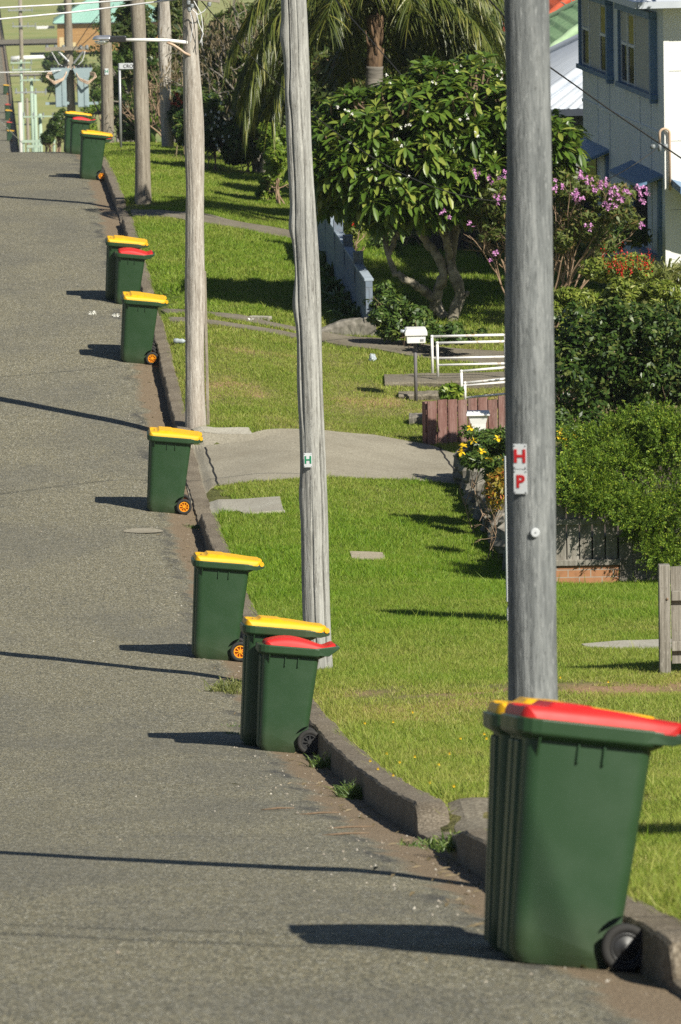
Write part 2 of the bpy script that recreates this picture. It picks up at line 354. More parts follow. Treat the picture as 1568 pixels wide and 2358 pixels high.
M['pet_pink'] = leafmat('petal_pink', (.55, .17, .50), (.78, .45, .72), .5, .3)
M['pet_yellow'] = leafmat('petal_yellow', (.80, .50, .01), (.85, .62, .03), .5, .2)
M['pet_white'] = leafmat('petal_white', (.80, .78, .70), (.85, .84, .80), .5, .2)
M['pet_red'] = leafmat('petal_red', (.42, .012, .01), (.55, .03, .02), .5, .2)

# ------------------------------------------------------------------ mesh helpers
class MB:
    def __init__(s): s.v = []; s.f = []; s.n = 0
    def add(s, V, Fc):
        V = np.asarray(V, float); s.v.append(V); o = s.n
        s.f.extend(tuple(i + o for i in f) for f in Fc); s.n += len(V); return s
    def box(s, c, size, R=None):
        a = np.array([(x, y, z) for x in (-.5, .5) for y in (-.5, .5) for z in (-.5, .5)]) * np.asarray(size)
        if R is not None: a = a @ np.asarray(R).T
        return s.add(a + np.asarray(c), [(0, 1, 3, 2), (4, 6, 7, 5), (0, 4, 5, 1), (2, 3, 7, 6), (0, 2, 6, 4), (1, 5, 7, 3)])
    def tube(s, pts, r, n=8, cap=True):
        P = np.asarray(pts, float); m = len(P); r = np.broadcast_to(np.asarray(r, float), (m,))
        T = np.gradient(P, axis=0); T /= np.linalg.norm(T, axis=1)[:, None] + 1e-12
        ref = np.array([0, 0, 1.]) if abs(T[0, 2]) < .9 else np.array([1., 0, 0])
        V = []; a = np.linspace(0, 2 * math.pi, n, endpoint=False)
        nx = np.cross(T[0], ref)
        for i in range(m):
            nx = nx - T[i] * (nx @ T[i]); nx /= np.linalg.norm(nx) + 1e-12
            b = np.cross(T[i], nx)
            V.append(P[i] + r[i] * (np.cos(a)[:, None] * nx + np.sin(a)[:, None] * b))
        Fc = [(i * n + j, i * n + (j + 1) % n, (i + 1) * n + (j + 1) % n, (i + 1) * n + j) for i in range(m - 1) for j in range(n)]
        if cap: Fc += [tuple(range(n))[::-1], tuple(range((m - 1) * n, m * n))]
        return s.add(np.concatenate(V), Fc)
    def cyl(s, a, b, r, n=16): return s.tube([a, b], r, n)
    def sheet(s, A, close=False):
        A = np.asarray(A, float); p, q = A.shape[:2]
        Fc = [(i * q + j, i * q + (j + 1) % q, (i + 1) * q + (j + 1) % q, (i + 1) * q + j) for i in range(p - 1) for j in range(q if close else q - 1)]
        return s.add(A.reshape(-1, 3), Fc)
    def rings(s, rings, caps=(True, True)):
        A = np.asarray(rings, float); p, q = A.shape[:2]; o = s.n
        s.sheet(A, True)
        if caps[0]: s.f.append(tuple(range(o, o + q))[::-1])
        if caps[1]: s.f.append(tuple(range(o + (p - 1) * q, o + p * q)))
        return s
    def ball(s, c, r, n=8, sc_=(1, 1, 1)):
        m = max(4, n // 2 + 1); R = []
        for i in range(1, m):
            t = math.pi * i / m
            R.append([(c[0] + sc_[0] * r * math.sin(t) * math.cos(a), c[1] + sc_[1] * r * math.sin(t) * math.sin(a), c[2] - sc_[2] * r * math.cos(t)) for a in np.linspace(0, 2 * math.pi, n, endpoint=False)])
        return s.rings(R)
    def build(s, name, m, parent=None, smooth=False, bevel=0, attr=None, loc=None):
        me = bpy.data.meshes.new(name); V = np.concatenate(s.v) if s.v else np.zeros((0, 3))
        base = wloc(parent) if parent is not None else (np.asarray(loc, float) if loc is not None else np.zeros(3))
        me.from_pydata((V - base).tolist(), [], s.f); me.update()
        return finish(me, name, m, parent, smooth, bevel, loc if parent is None else None)
def finish(me, name, m, parent=None, smooth=False, bevel=0, loc=None):
    if smooth: me.polygons.foreach_set('use_smooth', [True] * len(me.polygons))
    if m is not None: me.materials.append(m)
    o = bpy.data.objects.new(name, me); COL.objects.link(o)
    if parent is not None: o.parent = parent
    elif loc is not None: o.location = loc
    if bevel:
        b = o.modifiers.new('bevel', 'BEVEL'); b.width = bevel; b.segments = 2; b.limit_method = 'ANGLE'
    return o
def wloc(o):
    p = np.zeros(3)
    while o is not None: p = p + np.array(o.location); o = o.parent
    return p
def tag(o, label=None, cat=None, group=None, kind=None):
    if label: o['label'] = label
    if cat: o['category'] = cat
    if group: o['group'] = group
    if kind: o['kind'] = kind
    return o
def thing(name, label, cat, loc=(0, 0, 0), group=None):
    o = bpy.data.objects.new(name, None); COL.objects.link(o); o.location = tuple(float(x) for x in loc)
    o.empty_display_size = .2
    return tag(o, label, cat, group)
def dup(o, parent=None):
    c = o.copy(); COL.objects.link(c)
    if parent is not None: c.parent = parent
    for ch in list(o.children): dup(ch, c)
    return c
def rot_z(a): return np.array(((math.cos(a), -math.sin(a), 0), (math.sin(a), math.cos(a), 0), (0, 0, 1)))
def np_mesh(name, V, faces_n, idx, m, parent=None, attrs=None, smooth=False, kind=None, loc=None):
    # V (n,3); faces of equal corner count faces_n with flat index list idx
    me = bpy.data.meshes.new(name); nf = len(idx) // faces_n
    base = wloc(parent) if parent is not None else (np.asarray(loc) if loc is not None else 0)
    me.vertices.add(len(V)); me.vertices.foreach_set('co', (V - base).astype(np.float32).ravel())
    me.loops.add(len(idx)); me.loops.foreach_set('vertex_index', np.asarray(idx, np.int32))
    me.polygons.add(nf); me.polygons.foreach_set('loop_start', np.arange(0, len(idx), faces_n, dtype=np.int32))
    if smooth: me.polygons.foreach_set('use_smooth', np.ones(nf, bool))
    me.update(calc_edges=True)
    for k, a in (attrs or {}).items():
        at_ = me.attributes.new(k, 'FLOAT', 'POINT'); at_.data.foreach_set('value', np.asarray(a, np.float32))
    o = finish(me, name, m, parent, loc=loc)
    if kind: o['kind'] = kind
    return o
def unit(a): return a / (np.linalg.norm(a, axis=-1, keepdims=True) + 1e-9)
def leaves(name, P, D, L, W, m, parent, st=None, droop=.25, fold=.15, up=None, kind=None):
    """one strip leaf per row: P base, D direction, L length, W half-width; st = (t, w) stations"""
    st = st or ((0, .15), (.3, .85), (.62, 1), (1, .03))
    P = np.asarray(P, float); n = len(P); D = unit(np.asarray(D, float)); L = np.broadcast_to(L, (n,)); W = np.broadcast_to(W, (n,))
    up = np.tile([0, 0, 1.], (n, 1)) + RNG.normal(0, .25, (n, 3)) if up is None else up
    S = unit(np.cross(D, up)); Nn = unit(np.cross(S, D)); V = []
    for t, wd in st:
        c = P + D * (L * t)[:, None] + np.array([0, 0, -1.]) * (droop * L * t * t)[:, None]
        V += [c - S * (W * wd)[:, None] + Nn * (W * wd * fold)[:, None] * 2, c, c + S * (W * wd)[:, None] + Nn * (W * wd * fold)[:, None] * 2]
    k = len(st); V = np.stack(V, 1).reshape(-1, 3); q = []
    for i in range(k - 1):
        for j in (0, 1): q.append((3 * i + j, 3 * i + j + 1, 3 * i + j + 4, 3 * i + j + 3))
    idx = (np.arange(n)[:, None, None] * (3 * k) + np.array(q)[None]).ravel()
    return np_mesh(name, V, 4, idx, m, parent, smooth=True, kind=kind)
def small_leaves(name, P, Nn, L, W, m, parent, kind=None):
    """diamond leaves, P centre, Nn facing direction"""
    P = np.asarray(P, float); n = len(P); Nn = unit(np.asarray(Nn, float)); a = RNG.normal(0, 1, (n, 3))
    A = unit(np.cross(Nn, a)); B = np.cross(Nn, A); L = np.broadcast_to(L, (n,))[:, None]; W = np.broadcast_to(W, (n,))[:, None]
    V = np.stack([P - A * L, P - B * W + A * L * .1 - Nn * W * .3, P + A * L - Nn * L * .25, P + B * W + A * L * .1 - Nn * W * .3], 1).reshape(-1, 3)
    return np_mesh(name, V, 4, np.arange(4 * n), m, parent, kind=kind)
def blob_pts(blobs, n, shell=.55):
    """points in a set of ellipsoids ((c), (r)) with outward directions; more near the surface, in clumps"""
    vol = np.array([b[1][0] * b[1][1] * b[1][2] for b in blobs]); k = RNG.choice(len(blobs), n, p=vol**.75 / (vol**.75).sum())
    C = np.array([b[0] for b in blobs])[k]; R = np.array([b[1] for b in blobs])[k]
    d = unit(RNG.normal(0, 1, (n, 3))); r = shell + (1 - shell) * RNG.random(n) ** .6
    r *= 1 + .12 * np.sin(d[:, 0] * 7 + k) * np.sin(d[:, 2] * 8 + 2 * k)
    return C + d * R * r[:, None], unit(d / R)
def sub_blobs(c, r, n, size, flat=1., zmin=-.6):
    """clump ellipsoids strewn over a big ellipsoid"""
    out = []
    for i in range(n):
        d = unit(RNG.normal(0, 1, 3)); d[2] = max(d[2], zmin); q = (.45 + .5 * RNG.random()); s = size * (.7 + .6 * RNG.random())
        out.append((np.asarray(c) + d * np.asarray(r) * q, (s, s, s * flat)))
    return out
def branchy(mb, p, d, L, r, depth, tips, spread=.55, kids=(2, 3), up=.15, taper=.62, n=6, wig=.12, shrink=.72):
    d = unit(np.asarray(d, float)); pts = [np.asarray(p, float)]; dd = d.copy()
    for i in range(4):
        dd = unit(dd + RNG.normal(0, wig, 3) + np.array([0, 0, up * .25])); pts.append(pts[-1] + dd * L / 4)
    mb.tube(pts, np.linspace(r, r * taper, 5), n, cap=False)
    if depth == 0: tips.append((pts[-1], dd)); return
    for k in range(random.randint(*kids)):
        nd = unit(dd + RNG.normal(0, spread, 3) + np.array([0, 0, up])); q = pts[-1] if k < 2 else pts[3]
        branchy(mb, q, nd, L * shrink * random.uniform(.8, 1.2), r * taper, depth - 1, tips, spread, kids, up, taper, max(4, n - 1), wig, shrink)

# ------------------------------------------------------------------ the ground
def vnoise(x, y, s, seed=0):
    x, y = np.asarray(x) * s + seed * 17.3, np.asarray(y) * s + seed * 9.1; i, j = np.floor(x), np.floor(y); a, b = x - i, y - j
    h = lambda p, q: np.modf(np.abs(np.sin(p * 127.1 + q * 311.7 + seed) * 43758.5453))[0]
    a, b = a * a * (3 - 2 * a), b * b * (3 - 2 * b)
    return h(i, j) * (1 - a) * (1 - b) + h(i + 1, j) * a * (1 - b) + h(i, j + 1) * (1 - a) * b + h(i + 1, j + 1) * a * b
def patch_poly(far, near): return [hit(*p) for p in far], [hit(*p) for p in near]
def resample(P, n):
    P = np.asarray(P); s = np.r_[0, np.cumsum(np.linalg.norm(np.diff(P[:, :2], axis=0), axis=1))]; t = np.linspace(0, s[-1], n)
    return np.stack([np.interp(t, s, P[:, i]) for i in range(3)], 1)
SLABS = []            # plan outlines kept free of grass
def slab(name, far, near, m, h=.012, n=40, k=8, label=None, cat=None, kind='structure', pts=None, thick=.12, keep=True):
    A, B = pts if pts else patch_poly(far, near)
    A, B = resample(A, n), resample(B, n)
    g = np.array([[A[i] * (1 - t) + B[i] * t for t in np.linspace(0, 1, k)] for i in range(n)])
    jit = .008 * np.sin(g[..., 1] * 9 + g[..., 0] * 5)
    g[:, 0, :2] += jit[:, 0, None]; g[:, -1, :2] -= jit[:, -1, None]
    g[..., 2] = ground(g[..., 0], g[..., 1]) + h
    mb = MB().sheet(g)
    loop = np.concatenate([g[:, 0], g[-1, 1:], g[-2::-1, -1], g[0, -2:0:-1]])
    low = loop.copy(); low[:, 2] -= thick
    mb.sheet(np.stack([loop, low]), True)
    c = g[n // 2, k // 2]; o = mb.build(name, m, loc=c)
    if keep: SLABS.append(loop[:, :2])
    tag(o, label, cat, kind=kind); return o
def in_poly(X, Y, poly):
    ins = np.zeros(len(X), bool); x0, y0 = poly[:, 0], poly[:, 1]; x1, y1 = np.roll(x0, -1), np.roll(y0, -1)
    for a, b, c, d in zip(x0, y0, x1, y1):
        if abs(d - b) < 1e-9: continue
        ins ^= ((b > Y) != (d > Y)) & (X < (c - a) * (Y - b) / (d - b) + a)
    return ins
DRY = np.array([(-50, .5), (20, .6), (30, .63), (40, .66), (44, .68), (46.2, .92), (47.8, .95), (49.3, .5), (51.5, .48), (54, .38), (58, .2), (67, .16), (71, .35), (75, .62), (80, .72), (87, .6),
                (92, .3), (100, .32), (108, .42), (118, .45), (140, .5), (200, .5), (3000, .5)])
def dryness(x, u):
    b = np.interp(u + .8 * np.sin(np.asarray(x) * 1.3), DRY[:, 0], DRY[:, 1])
    b = b + .38 * (vnoise(x, u, .9, 1) - .5) + .3 * (vnoise(x, u, 3.1, 2) - .5) + .2 * (vnoise(x, u, 9, 3) - .5)
    return np.clip(b, 0, 1)
us = np.r_[np.arange(-60, 0, 10), np.arange(0, 150, .5), np.arange(150, 220, 4), np.arange(220, 1000, 20), np.arange(1000, 2500, 150)]
xs = np.r_[-900, -300, -120, -60, -30, -16, -12, np.arange(-9, .2, 1.5), .06, np.arange(.14, 9, .4), np.arange(9.5, 30, 3), 40, 70, 120, 300, 900]
X, Yg = np.meshgrid(xs, us)
Z = np.where(X < .1, road(np.minimum(X, 0), Yg) - np.where(X > -8.6, .12, -.03), lawn(X, Yg))
Z = np.where(np.abs(X) > 30, Z + .0 * X, Z)
mb = MB().sheet(np.stack([X, Yg, Z], -1)); go = mb.build('ground', M['lawn'], smooth=True); tag(go, kind='structure')
a_ = go.data.attributes.new('tint', 'FLOAT', 'POINT'); a_.data.foreach_set('value', dryness(X.ravel(), Yg.ravel()).astype(np.float32))

ur = np.r_[np.arange(-60, 0, 10), np.arange(0, 150, .25), np.arange(150, 220, 3), np.arange(220, 1000, 20), 1100, 1300]
xr = np.r_[-8.6, -7, -5, -3.8, -3, -2, -1.4, -1., -.7, -.5, -.35, -.2, -.1, 0.02]
X, Yg = np.meshgrid(xr, ur)
Z = road(X, Yg) + .008 * np.sin(X * 2.1 + Yg * .7) * (X < -.8)
tag(MB().sheet(np.stack([X, Yg, Z], -1)).build('road', M['asphalt'], smooth=True), kind='structure')
# kerb: one cross-section swept along the street, dropped at the crossings
def kerb_sweep(u0_, u1_, step, x0=0., sgn=1):
    u = np.arange(u0_, u1_, step); h = kerb_h(u) if sgn > 0 else np.full_like(u, .15); g = G(u) if sgn > 0 else road(np.full_like(u, x0), u)
    wv = .006 * np.sin(u * 1.9) + .005 * np.sin(u * 5.3 + 1) + .004 * np.sin(u * 13.)
    jo = (np.abs(((u + .6) % 2.4) - 1.2) > 1.16) * .008
    prof = [(0, -.12), (0.002, .0), (.008, .5), (.012, .93), (.026, 1.), (.10, 1.02), (.19, 1.02), (.21, .9), (.215, -.2)]
    R = []
    for a, b in prof:
        z = g - .12 if b < -.1 else g + h * b + (.008 * (vnoise(u, u * 0 + a * 30, 3.1, 3) - .5) + .006 * (vnoise(u, u * 0 + a * 60, 11., 4) - .5) if b > .8 else 0) - (jo if b > .5 else 0)
        R.append(np.stack([x0 + sgn * (a + wv), u, z], -1))
    return MB().sheet(np.stack(R, 1))
kb = kerb_sweep(-30, 150, .1).build('kerb', M['kerb'], smooth=True); kb.data.set_sharp_from_angle(angle=math.radians(32)); tag(kb, kind='structure')
tag(kerb_sweep(150, 950, 5).build('far_kerb', M['kerb'], smooth=True), kind='structure')
tag(kerb_sweep(-30, 950, 3, -8.5, -1).build('opposite_kerb', M['kerb'], smooth=True), kind='structure')

# paved things on the verge
slab('driveway', [(402, 995), (470, 999), (580, 1000), (740, 992), (860, 1003), (985, 1025), (1062, 1050)],
     [(440, 1160), (490, 1121), (620, 1108), (760, 1100), (905, 1104), (985, 1109), (1060, 1118)], M['concrete'], .014, 60, 12)
slab('driveway_apron', [(440, 992), (500, 990), (572, 990)], [(450, 1001), (510, 1004), (582, 1006)], M['concrete_pale'], .03, 14, 4)
mb = MB()
for pts in ([(472, 1030), (481, 1055), (492, 1084), (503, 1120)], [(1010, 1026), (1030, 1060), (1054, 1095)]):
    q = np.array([hit(*p, dz=.016) for p in pts]); q = resample(q, 14); q[:, 0] += .01 * np.sin(np.arange(14) * 2.1)
    g = np.stack([q + [-.012, 0, 0], q + [.012, 0, 0]], 1); g[..., 2] = ground(g[..., 0], g[..., 1]) + .0185; mb.sheet(g)
tag(mb.build('driveway_joint', M['dark']), kind='structure')
o = slab('paving_slab', [(452, 1160), (540, 1155), (644, 1149)], [(470, 1189), (560, 1186), (656, 1181)], M['concrete_pale'], .03, 20, 6,
     'pale concrete slab set in the lawn behind the kerb beside the driveway', 'paving slab', None)
slab('kerb_apron', None, None, M['concrete_dark'], .012, 16, 8, pts=([(.23, 33.45, 0), (.7, 33.2, 0), (1.25, 32.6, 0)], [(.19, 29.9, 0), (.7, 30.4, 0), (1.15, 31.4, 0)]))
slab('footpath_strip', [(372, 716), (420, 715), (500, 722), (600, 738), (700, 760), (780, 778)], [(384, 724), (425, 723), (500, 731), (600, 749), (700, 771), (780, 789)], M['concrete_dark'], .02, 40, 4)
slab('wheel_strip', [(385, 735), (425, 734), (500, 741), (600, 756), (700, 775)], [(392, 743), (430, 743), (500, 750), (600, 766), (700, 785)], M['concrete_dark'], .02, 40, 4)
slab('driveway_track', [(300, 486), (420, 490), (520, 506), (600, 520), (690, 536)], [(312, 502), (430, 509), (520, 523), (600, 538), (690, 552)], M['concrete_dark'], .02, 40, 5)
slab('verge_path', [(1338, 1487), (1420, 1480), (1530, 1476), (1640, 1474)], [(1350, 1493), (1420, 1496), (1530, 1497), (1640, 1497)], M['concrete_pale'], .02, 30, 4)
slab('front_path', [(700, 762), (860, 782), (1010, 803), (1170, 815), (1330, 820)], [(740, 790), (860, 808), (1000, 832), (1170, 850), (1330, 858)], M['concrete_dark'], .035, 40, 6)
o = slab('pit_cover', [(806, 1273), (846, 1274), (884, 1276)], [(811, 1290), (848, 1291), (888, 1291)], M['pit_tan'], .022, 12, 4,
     'rectangular concrete service pit cover flush in the green lawn', 'pit cover', None)

# ------------------------------------------------------------------ wheelie bins
def rrect(xa, xb, hw, r, z, n=5):
    out = []
    for cx, cy, a0 in ((xb - r, hw - r, 0), (xa + r, hw - r, 90), (xa + r, -hw + r, 180), (xb - r, -hw + r, 270)):
        for i in range(n):
            a = math.radians(a0 + 90 * i / (n - 1)); out.append((cx + r * math.cos(a), cy + r * math.sin(a), z))
    return out
def cut_wheels(o, r, x, z, y_in):
    c = []
    for s in (-1, 1):
        mb = MB().cyl((x, s * y_in, z), (x, s * .6, z), r, 28); q = mb.build('cutter', None); c.append(q)
        b = o.modifiers.new('notch', 'BOOLEAN'); b.object = q; b.operation = 'DIFFERENCE'; b.solver = 'EXACT'
    bpy.context.view_layer.update()
    me = bpy.data.meshes.new_from_object(o.evaluated_get(bpy.context.evaluated_depsgraph_get()))
    o.modifiers.clear(); old = o.data; o.data = me; me.name = old.name
    for q in c: bpy.data.objects.remove(q)
    try: me.set_sharp_from_angle(angle=math.radians(35))
    except Exception: pass
def wheel(parent, x, z, y, s, R, rimm, style):
    t = MB(); n = 28
    prof = [(.62 * R, .0), (.64 * R, .022), (.9 * R, .026), (R, .016), (R, -.016), (.9 * R, -.026), (.64 * R, -.022), (.62 * R, 0)]
    A = np.array([[(x + r * math.cos(a), y + d, z + r * math.sin(a)) for r, d in prof] for a in np.linspace(0, 2 * math.pi, n + 1)])
    t.sheet(A); w = t.build('wheel', M['rubber'], parent, smooth=True)
    rm = MB(); yo = y + s * .020
    ring = [(.64 * R, .0), (.64 * R, .024), (.54 * R, .024), (.54 * R, 0)]
    rm.sheet(np.array([[(x + r * math.cos(a), y + s * d, z + r * math.sin(a)) for r, d in ring] for a in np.linspace(0, 2 * math.pi, n + 1)]))
    if style == 'spoke':
        for k in range(8):
            a = k * math.pi / 4; c = np.array((x + .33 * R * math.cos(a), y + s * .012, z + .33 * R * math.sin(a)))
            rm.box(c, (.50 * R, .014, .10 * R), np.array(((math.cos(a), 0, -math.sin(a)), (0, 1, 0), (math.sin(a), 0, math.cos(a)))))
        rm.cyl((x, y, z), (x, y + s * .024, z), .16 * R, 14)
        bk = MB().cyl((x, y - s * .004, z), (x, y + s * .002, z), .62 * R, 20)
        rim = rm.build('rim', rimm, w); bk.build('rim_back', M['rim_black'] if rimm != M['rim_orange'] else M['rim_back'], w)
    else:
        R_ = [(.0, .030), (.14 * R, .03), (.2 * R, .016), (.45 * R, .022), (.56 * R, .012)]
        rm.sheet(np.array([[(x + r * math.cos(a), y + s * d, z + r * math.sin(a)) for r, d in R_] for a in np.linspace(0, 2 * math.pi, n + 1)]))
        rm.build('rim', rimm, w, smooth=True)
M['rim_back'] = mat('rim_back_orange', (.55, .10, .005), (.45, .08, .005), .5)
def make_bin(big, lidm, rimm, style, label, front_ribs=True):
    root = thing('wheelie_bin', label, 'wheelie bin')
    H = .985 if big else .86; xr = .265 if big else .23; ft, fb = (-.265, -.222) if big else (-.235, -.195)
    wt, wb = (.268, .228) if big else (.225, .185); rad = .065 if big else .055; R = .1
    rings = []
    zs = np.r_[0, .012, .05, .15, .3, .45, .6, .75, H - .085]; xw = .215 if big else .185
    for z in zs:
        t = z / H; i = .02 * (1 - min(1, z / .05))
        rings.append(rrect(fb + (ft - fb) * t + i, xr - .052 * (1 - t) - i, wb + (wt - wb) * t - i, rad, z))
    b = MB().rings(rings); o = b.build('body', M['bin_green'], root, smooth=True)
    cut_wheels(o, R * 1.28, xw + .02, R, .155 if big else .14)
    # rim band, gussets, ribs, handle: one moulding with the body
    k = MB(); e = .042
    def rr(g, z): return rrect(ft - g, xr + g, wt + g, rad + g * .8, z)
    k.rings([rr(-.004, H - .086), rr(.006, H - .082), rr(e - .006, H - .066), rr(e, H - .058), rr(e + .004, H - .004), rr(e - .004, H), rr(-.012, H)], (False, False))
    k.rings([rr(-.012, H), rr(-.014, H - .05)], (False, True))
    for s in (-1, 1):
        for dx in (-.045, .06):
            x0_ = (ft + xr) / 2 + dx
            k.box((x0_, s * (wt - .003), H - .122), (.010, .024, .085))
        k.add([(ft + .05, s * (wt - .012), H - .075), (ft + .05, s * (wt + .03), H - .075), (ft + .05, s * (wt - .012), H - .16), (ft + .062, s * (wt - .012), H - .075), (ft + .062, s * (wt + .03), H - .075), (ft + .062, s * (wt - .012), H - .16)],
              [(0, 1, 2), (5, 4, 3), (0, 2, 5, 3), (1, 4, 5, 2), (0, 3, 4, 1)])
        hx = xr + (.125 if big else .135)
        # cheek that carries the handle out behind the rim
        zt = H + (-.005 if big else .035)
        k.add([(xr - .06, s * (wt + e), H - .058), (xr - .06, s * (wt + e), H - .004), (hx, s * (wt + .02), zt), (hx + .008, s * (wt + .02), zt - .028), (xr + .07, s * (wt + .025), H - .055),
               (xr - .06, s * (wt - .0), H - .058), (xr - .06, s * (wt - .0), H - .004), (hx, s * (wt - .02), zt), (hx + .008, s * (wt - .02), zt - .028), (xr + .07, s * (wt - .02), H - .055)],
              [(0, 1, 2, 3, 4), (9, 8, 7, 6, 5), (0, 5, 6, 1), (1, 6, 7, 2), (2, 7, 8, 3), (3, 8, 9, 4), (4, 9, 5, 0)])
    k.cyl((xr + (.128 if big else .138), -wt - .0, H + (-.019 if big else .02)), (xr + (.128 if big else .138), wt + .0, H + (-.019 if big else .02)), .016, 12)
    if front_ribs:
        for y in (-.085, .085):
            k.add([(fb + .012, y - .06, .02), (fb + .012, y + .06, .02), (fb - .012, y + .045, .03), (fb - .012, y - .045, .03),
                   (ft + .012, y - .065, H - .09), (ft + .012, y + .065, H - .09), (ft - .012, y + .05, H - .10), (ft - .012, y - .05, H - .10)],
                  [(3, 7, 4, 0), (2, 6, 7, 3), (1, 5, 6, 2), (0, 1, 2, 3), (4, 7, 6, 5)])
    k.build('rim_band', M['bin_green'], root, bevel=.005)
    # lid: a moulded height field
    l = MB(); nx, ny = 46, 25
    la, lb = ft + (-.028 if big else .004), xr + (.118 if big else .128); hw = wt + (.032 if big else .012)
    xs_ = np.r_[la, la + .006, la + .018, np.linspace(la + .035, lb - .02, nx), lb - .006, lb]; ys_ = np.r_[-hw, -hw + .005, -hw + .016, np.linspace(-hw + .032, hw - .032, ny), hw - .016, hw - .005, hw]
    XX, YY = np.meshgrid(xs_, ys_, indexing='ij')
    # rounded plan corners
    dx = np.minimum(XX - la, lb - XX); dy = hw - np.abs(YY); c = .07
    cx = np.clip(c - dx, 0, c); cy = np.clip(c - dy, 0, c); rr_ = np.hypot(cx, cy)
    f = np.where((rr_ > c), c / np.maximum(rr_, 1e-6), 1.)
    f2 = np.where((cx > 0) & (cy > 0), f, 1)
    XX = XX + np.sign((la + lb) / 2 - XX) * cx * (1 - f2); YY = YY - np.sign(YY) * cy * (1 - f2)
    d = np.minimum(np.minimum(XX - la, lb - XX), hw - np.abs(YY)); edge = np.sqrt(np.clip(1 - (1 - np.clip(d / .03, 0, 1)) ** 2, 0, 1))
    t = (XX - la) / (lb - la)
    if big:
        h = .044 - .006 * sst(.5, 1, t)
        pl = sst(.16, .19, t) * (1 - .35 * sst(.42, .45, t) - .65 * sst(.45, .92, t)) * sst(.03, .06, hw - np.abs(YY))
        h = h + .022 * pl - .014 * sst(.02, .05, t) * (1 - sst(.09, .11, t)) * (np.abs(YY) < .12)
        h = h - .010 * (sst(.15, .16, t) - sst(.32, .33, t)) * (np.abs(np.abs(YY) - hw * .80) < .012)
        gro = (np.abs(np.abs(YY) - .12) < .015) * .007 * sst(.4, .42, t) * (1 - sst(.85, .9, t))
        h = h - gro
    else:
        h = .014 + .060 * np.sin(np.pi * np.clip(t / .84, 0, 1) ** .8) * (1 - .35 * (YY / hw) ** 2) + .042 * sst(.80, 1, t)
    ZZ = H + .004 + h * edge - .014 * (1 - edge)
    top = np.stack([XX, YY, ZZ], -1); l.sheet(top)
    loop = np.concatenate([top[:, 0], top[-1, 1:], top[-2::-1, -1], top[0, -2:0:-1]]); low = loop.copy(); low[:, 2] = H - .012; inn = low.copy(); inn[:, :2] *= .93
    l.sheet(np.stack([loop, low, inn]), True)
    hz = H + .008 if big else H + .03
    for s in (-1, 1) if big else (): l.cyl((xr + (.116 if big else .13), s * (wt + .03), hz), (xr + (.116 if big else .13), s * (wt - .09), hz), .022, 14)
    l.build('lid', lidm, root, smooth=True).data.set_sharp_from_angle(angle=math.radians(40))
    ax = MB().cyl((xw + .02, -wb, R), (xw + .02, wb, R), .011, 8); ax.build('axle', M['rim_black'], root)
    for s in (-1, 1): wheel(root, xw + .02, R, s * ((wb if big else wb) + .012), s, R, rimm, style)
    return root
def stand(o, P, yaw=0., lean=0.):
    """put a bin on the sloping gutter, square to the ground"""
    x, u = P[0], P[1]; e = .25
    gx = (ground(x + e if x + e < 0 else -.01, u) - ground(x - e, u)) / ((x + e if x + e < 0 else -.01) - (x - e)); gu = (ground(x, u + .3) - ground(x, u - .3)) / .6
    nn = Vector((-gx * 1., -gu * 1., 1)).normalized()
    xa = Vector((math.cos(yaw), math.sin(yaw), 0)); xa = (xa - nn * xa.dot(nn)).normalized(); ya = nn.cross(xa)
    m = Matrix((xa, ya, nn)).transposed() @ Matrix.Rotation(lean, 3, 'Y')
    o.location = (x, u, float(ground(min(x, -.01), u)) + .002); o.rotation_euler = m.to_euler()
BG = 'green wheelie bins standing in the gutter'
B = {'y': make_bin(True, M['lid_yellow'], M['rim_orange'], 'spoke', 'x'), 'R': make_bin(True, M['lid_red'], M['rim_black'], 'dish', 'x'),
     'r': make_bin(False, M['lid_red'], M['rim_black'], 'spoke', 'x')}
_used = set()
def put_bin(kind, px=None, label='', yaw=0., du=0., dx=0., back=None, lean=0.):
    if kind in _used: o = dup(B[kind])
    else: o = B[kind]; _used.add(kind)
    hw = .2 if kind == 'r' else .25
    if back is not None: P = np.array(back, float)
    else:
        P = hit(px[0], px[1]); P = np.array([P[0], P[1] + hw, 0.])
    P[0] += dx; P[1] += du
    stand(o, P, yaw, lean); tag(o, label, 'wheelie bin', BG); return P
p = put_bin('R', (1297, 2228), 'large nearest green bin with red lid and black wheels, close up at bottom right', .04, lean=.025)
put_bin('y', None, 'yellow lidded green bin almost hidden behind the nearest red lidded bin', -.02, back=(p[0] + .0, p[1] + .66, 0))
p = put_bin('r', (652, 1733), 'smaller green bin with domed red lid and black wheel, in front at the split pole', .0)
put_bin('y', (622, 1722), 'yellow lidded green bin close behind the domed red lidded bin at the split pole', 0)
put_bin('y', (497, 1520), 'lone yellow lidded bin with orange wheel just beyond the pair at the split pole', .0)
put_bin('y', (381, 1182), 'lone yellow lidded bin with orange wheel beside the concrete driveway', -.02)
p = put_bin('y', (313, 838), 'yellow lidded bin with orange wheel, dusty at its foot, above the driveway', .02)
put_bin('r', None, 'red lidded bin hidden behind the dusty yellow lidded bin above the driveway', 0, back=(p[0] + .04, p[1] + .72, 0))
put_bin('r', (293, 703), 'smaller red lidded bin before a yellow lidded one, beside the tree shaded lawn', .0)
put_bin('y', (275, 694), 'yellow lidded bin behind the smaller red lidded bin beside the tree shaded lawn', 0)
p = put_bin('y', (208, 414), 'yellow lidded bin with orange wheel just before the crest of the road', .0)
put_bin('r', None, 'red lidded bin mostly hidden behind the yellow lidded bin before the road crest', 0, back=(p[0] + .05, p[1] + .8, 0))
put_bin('r', (180, 356), 'smaller red lidded bin at the very crest of the road before a yellow one', .0)
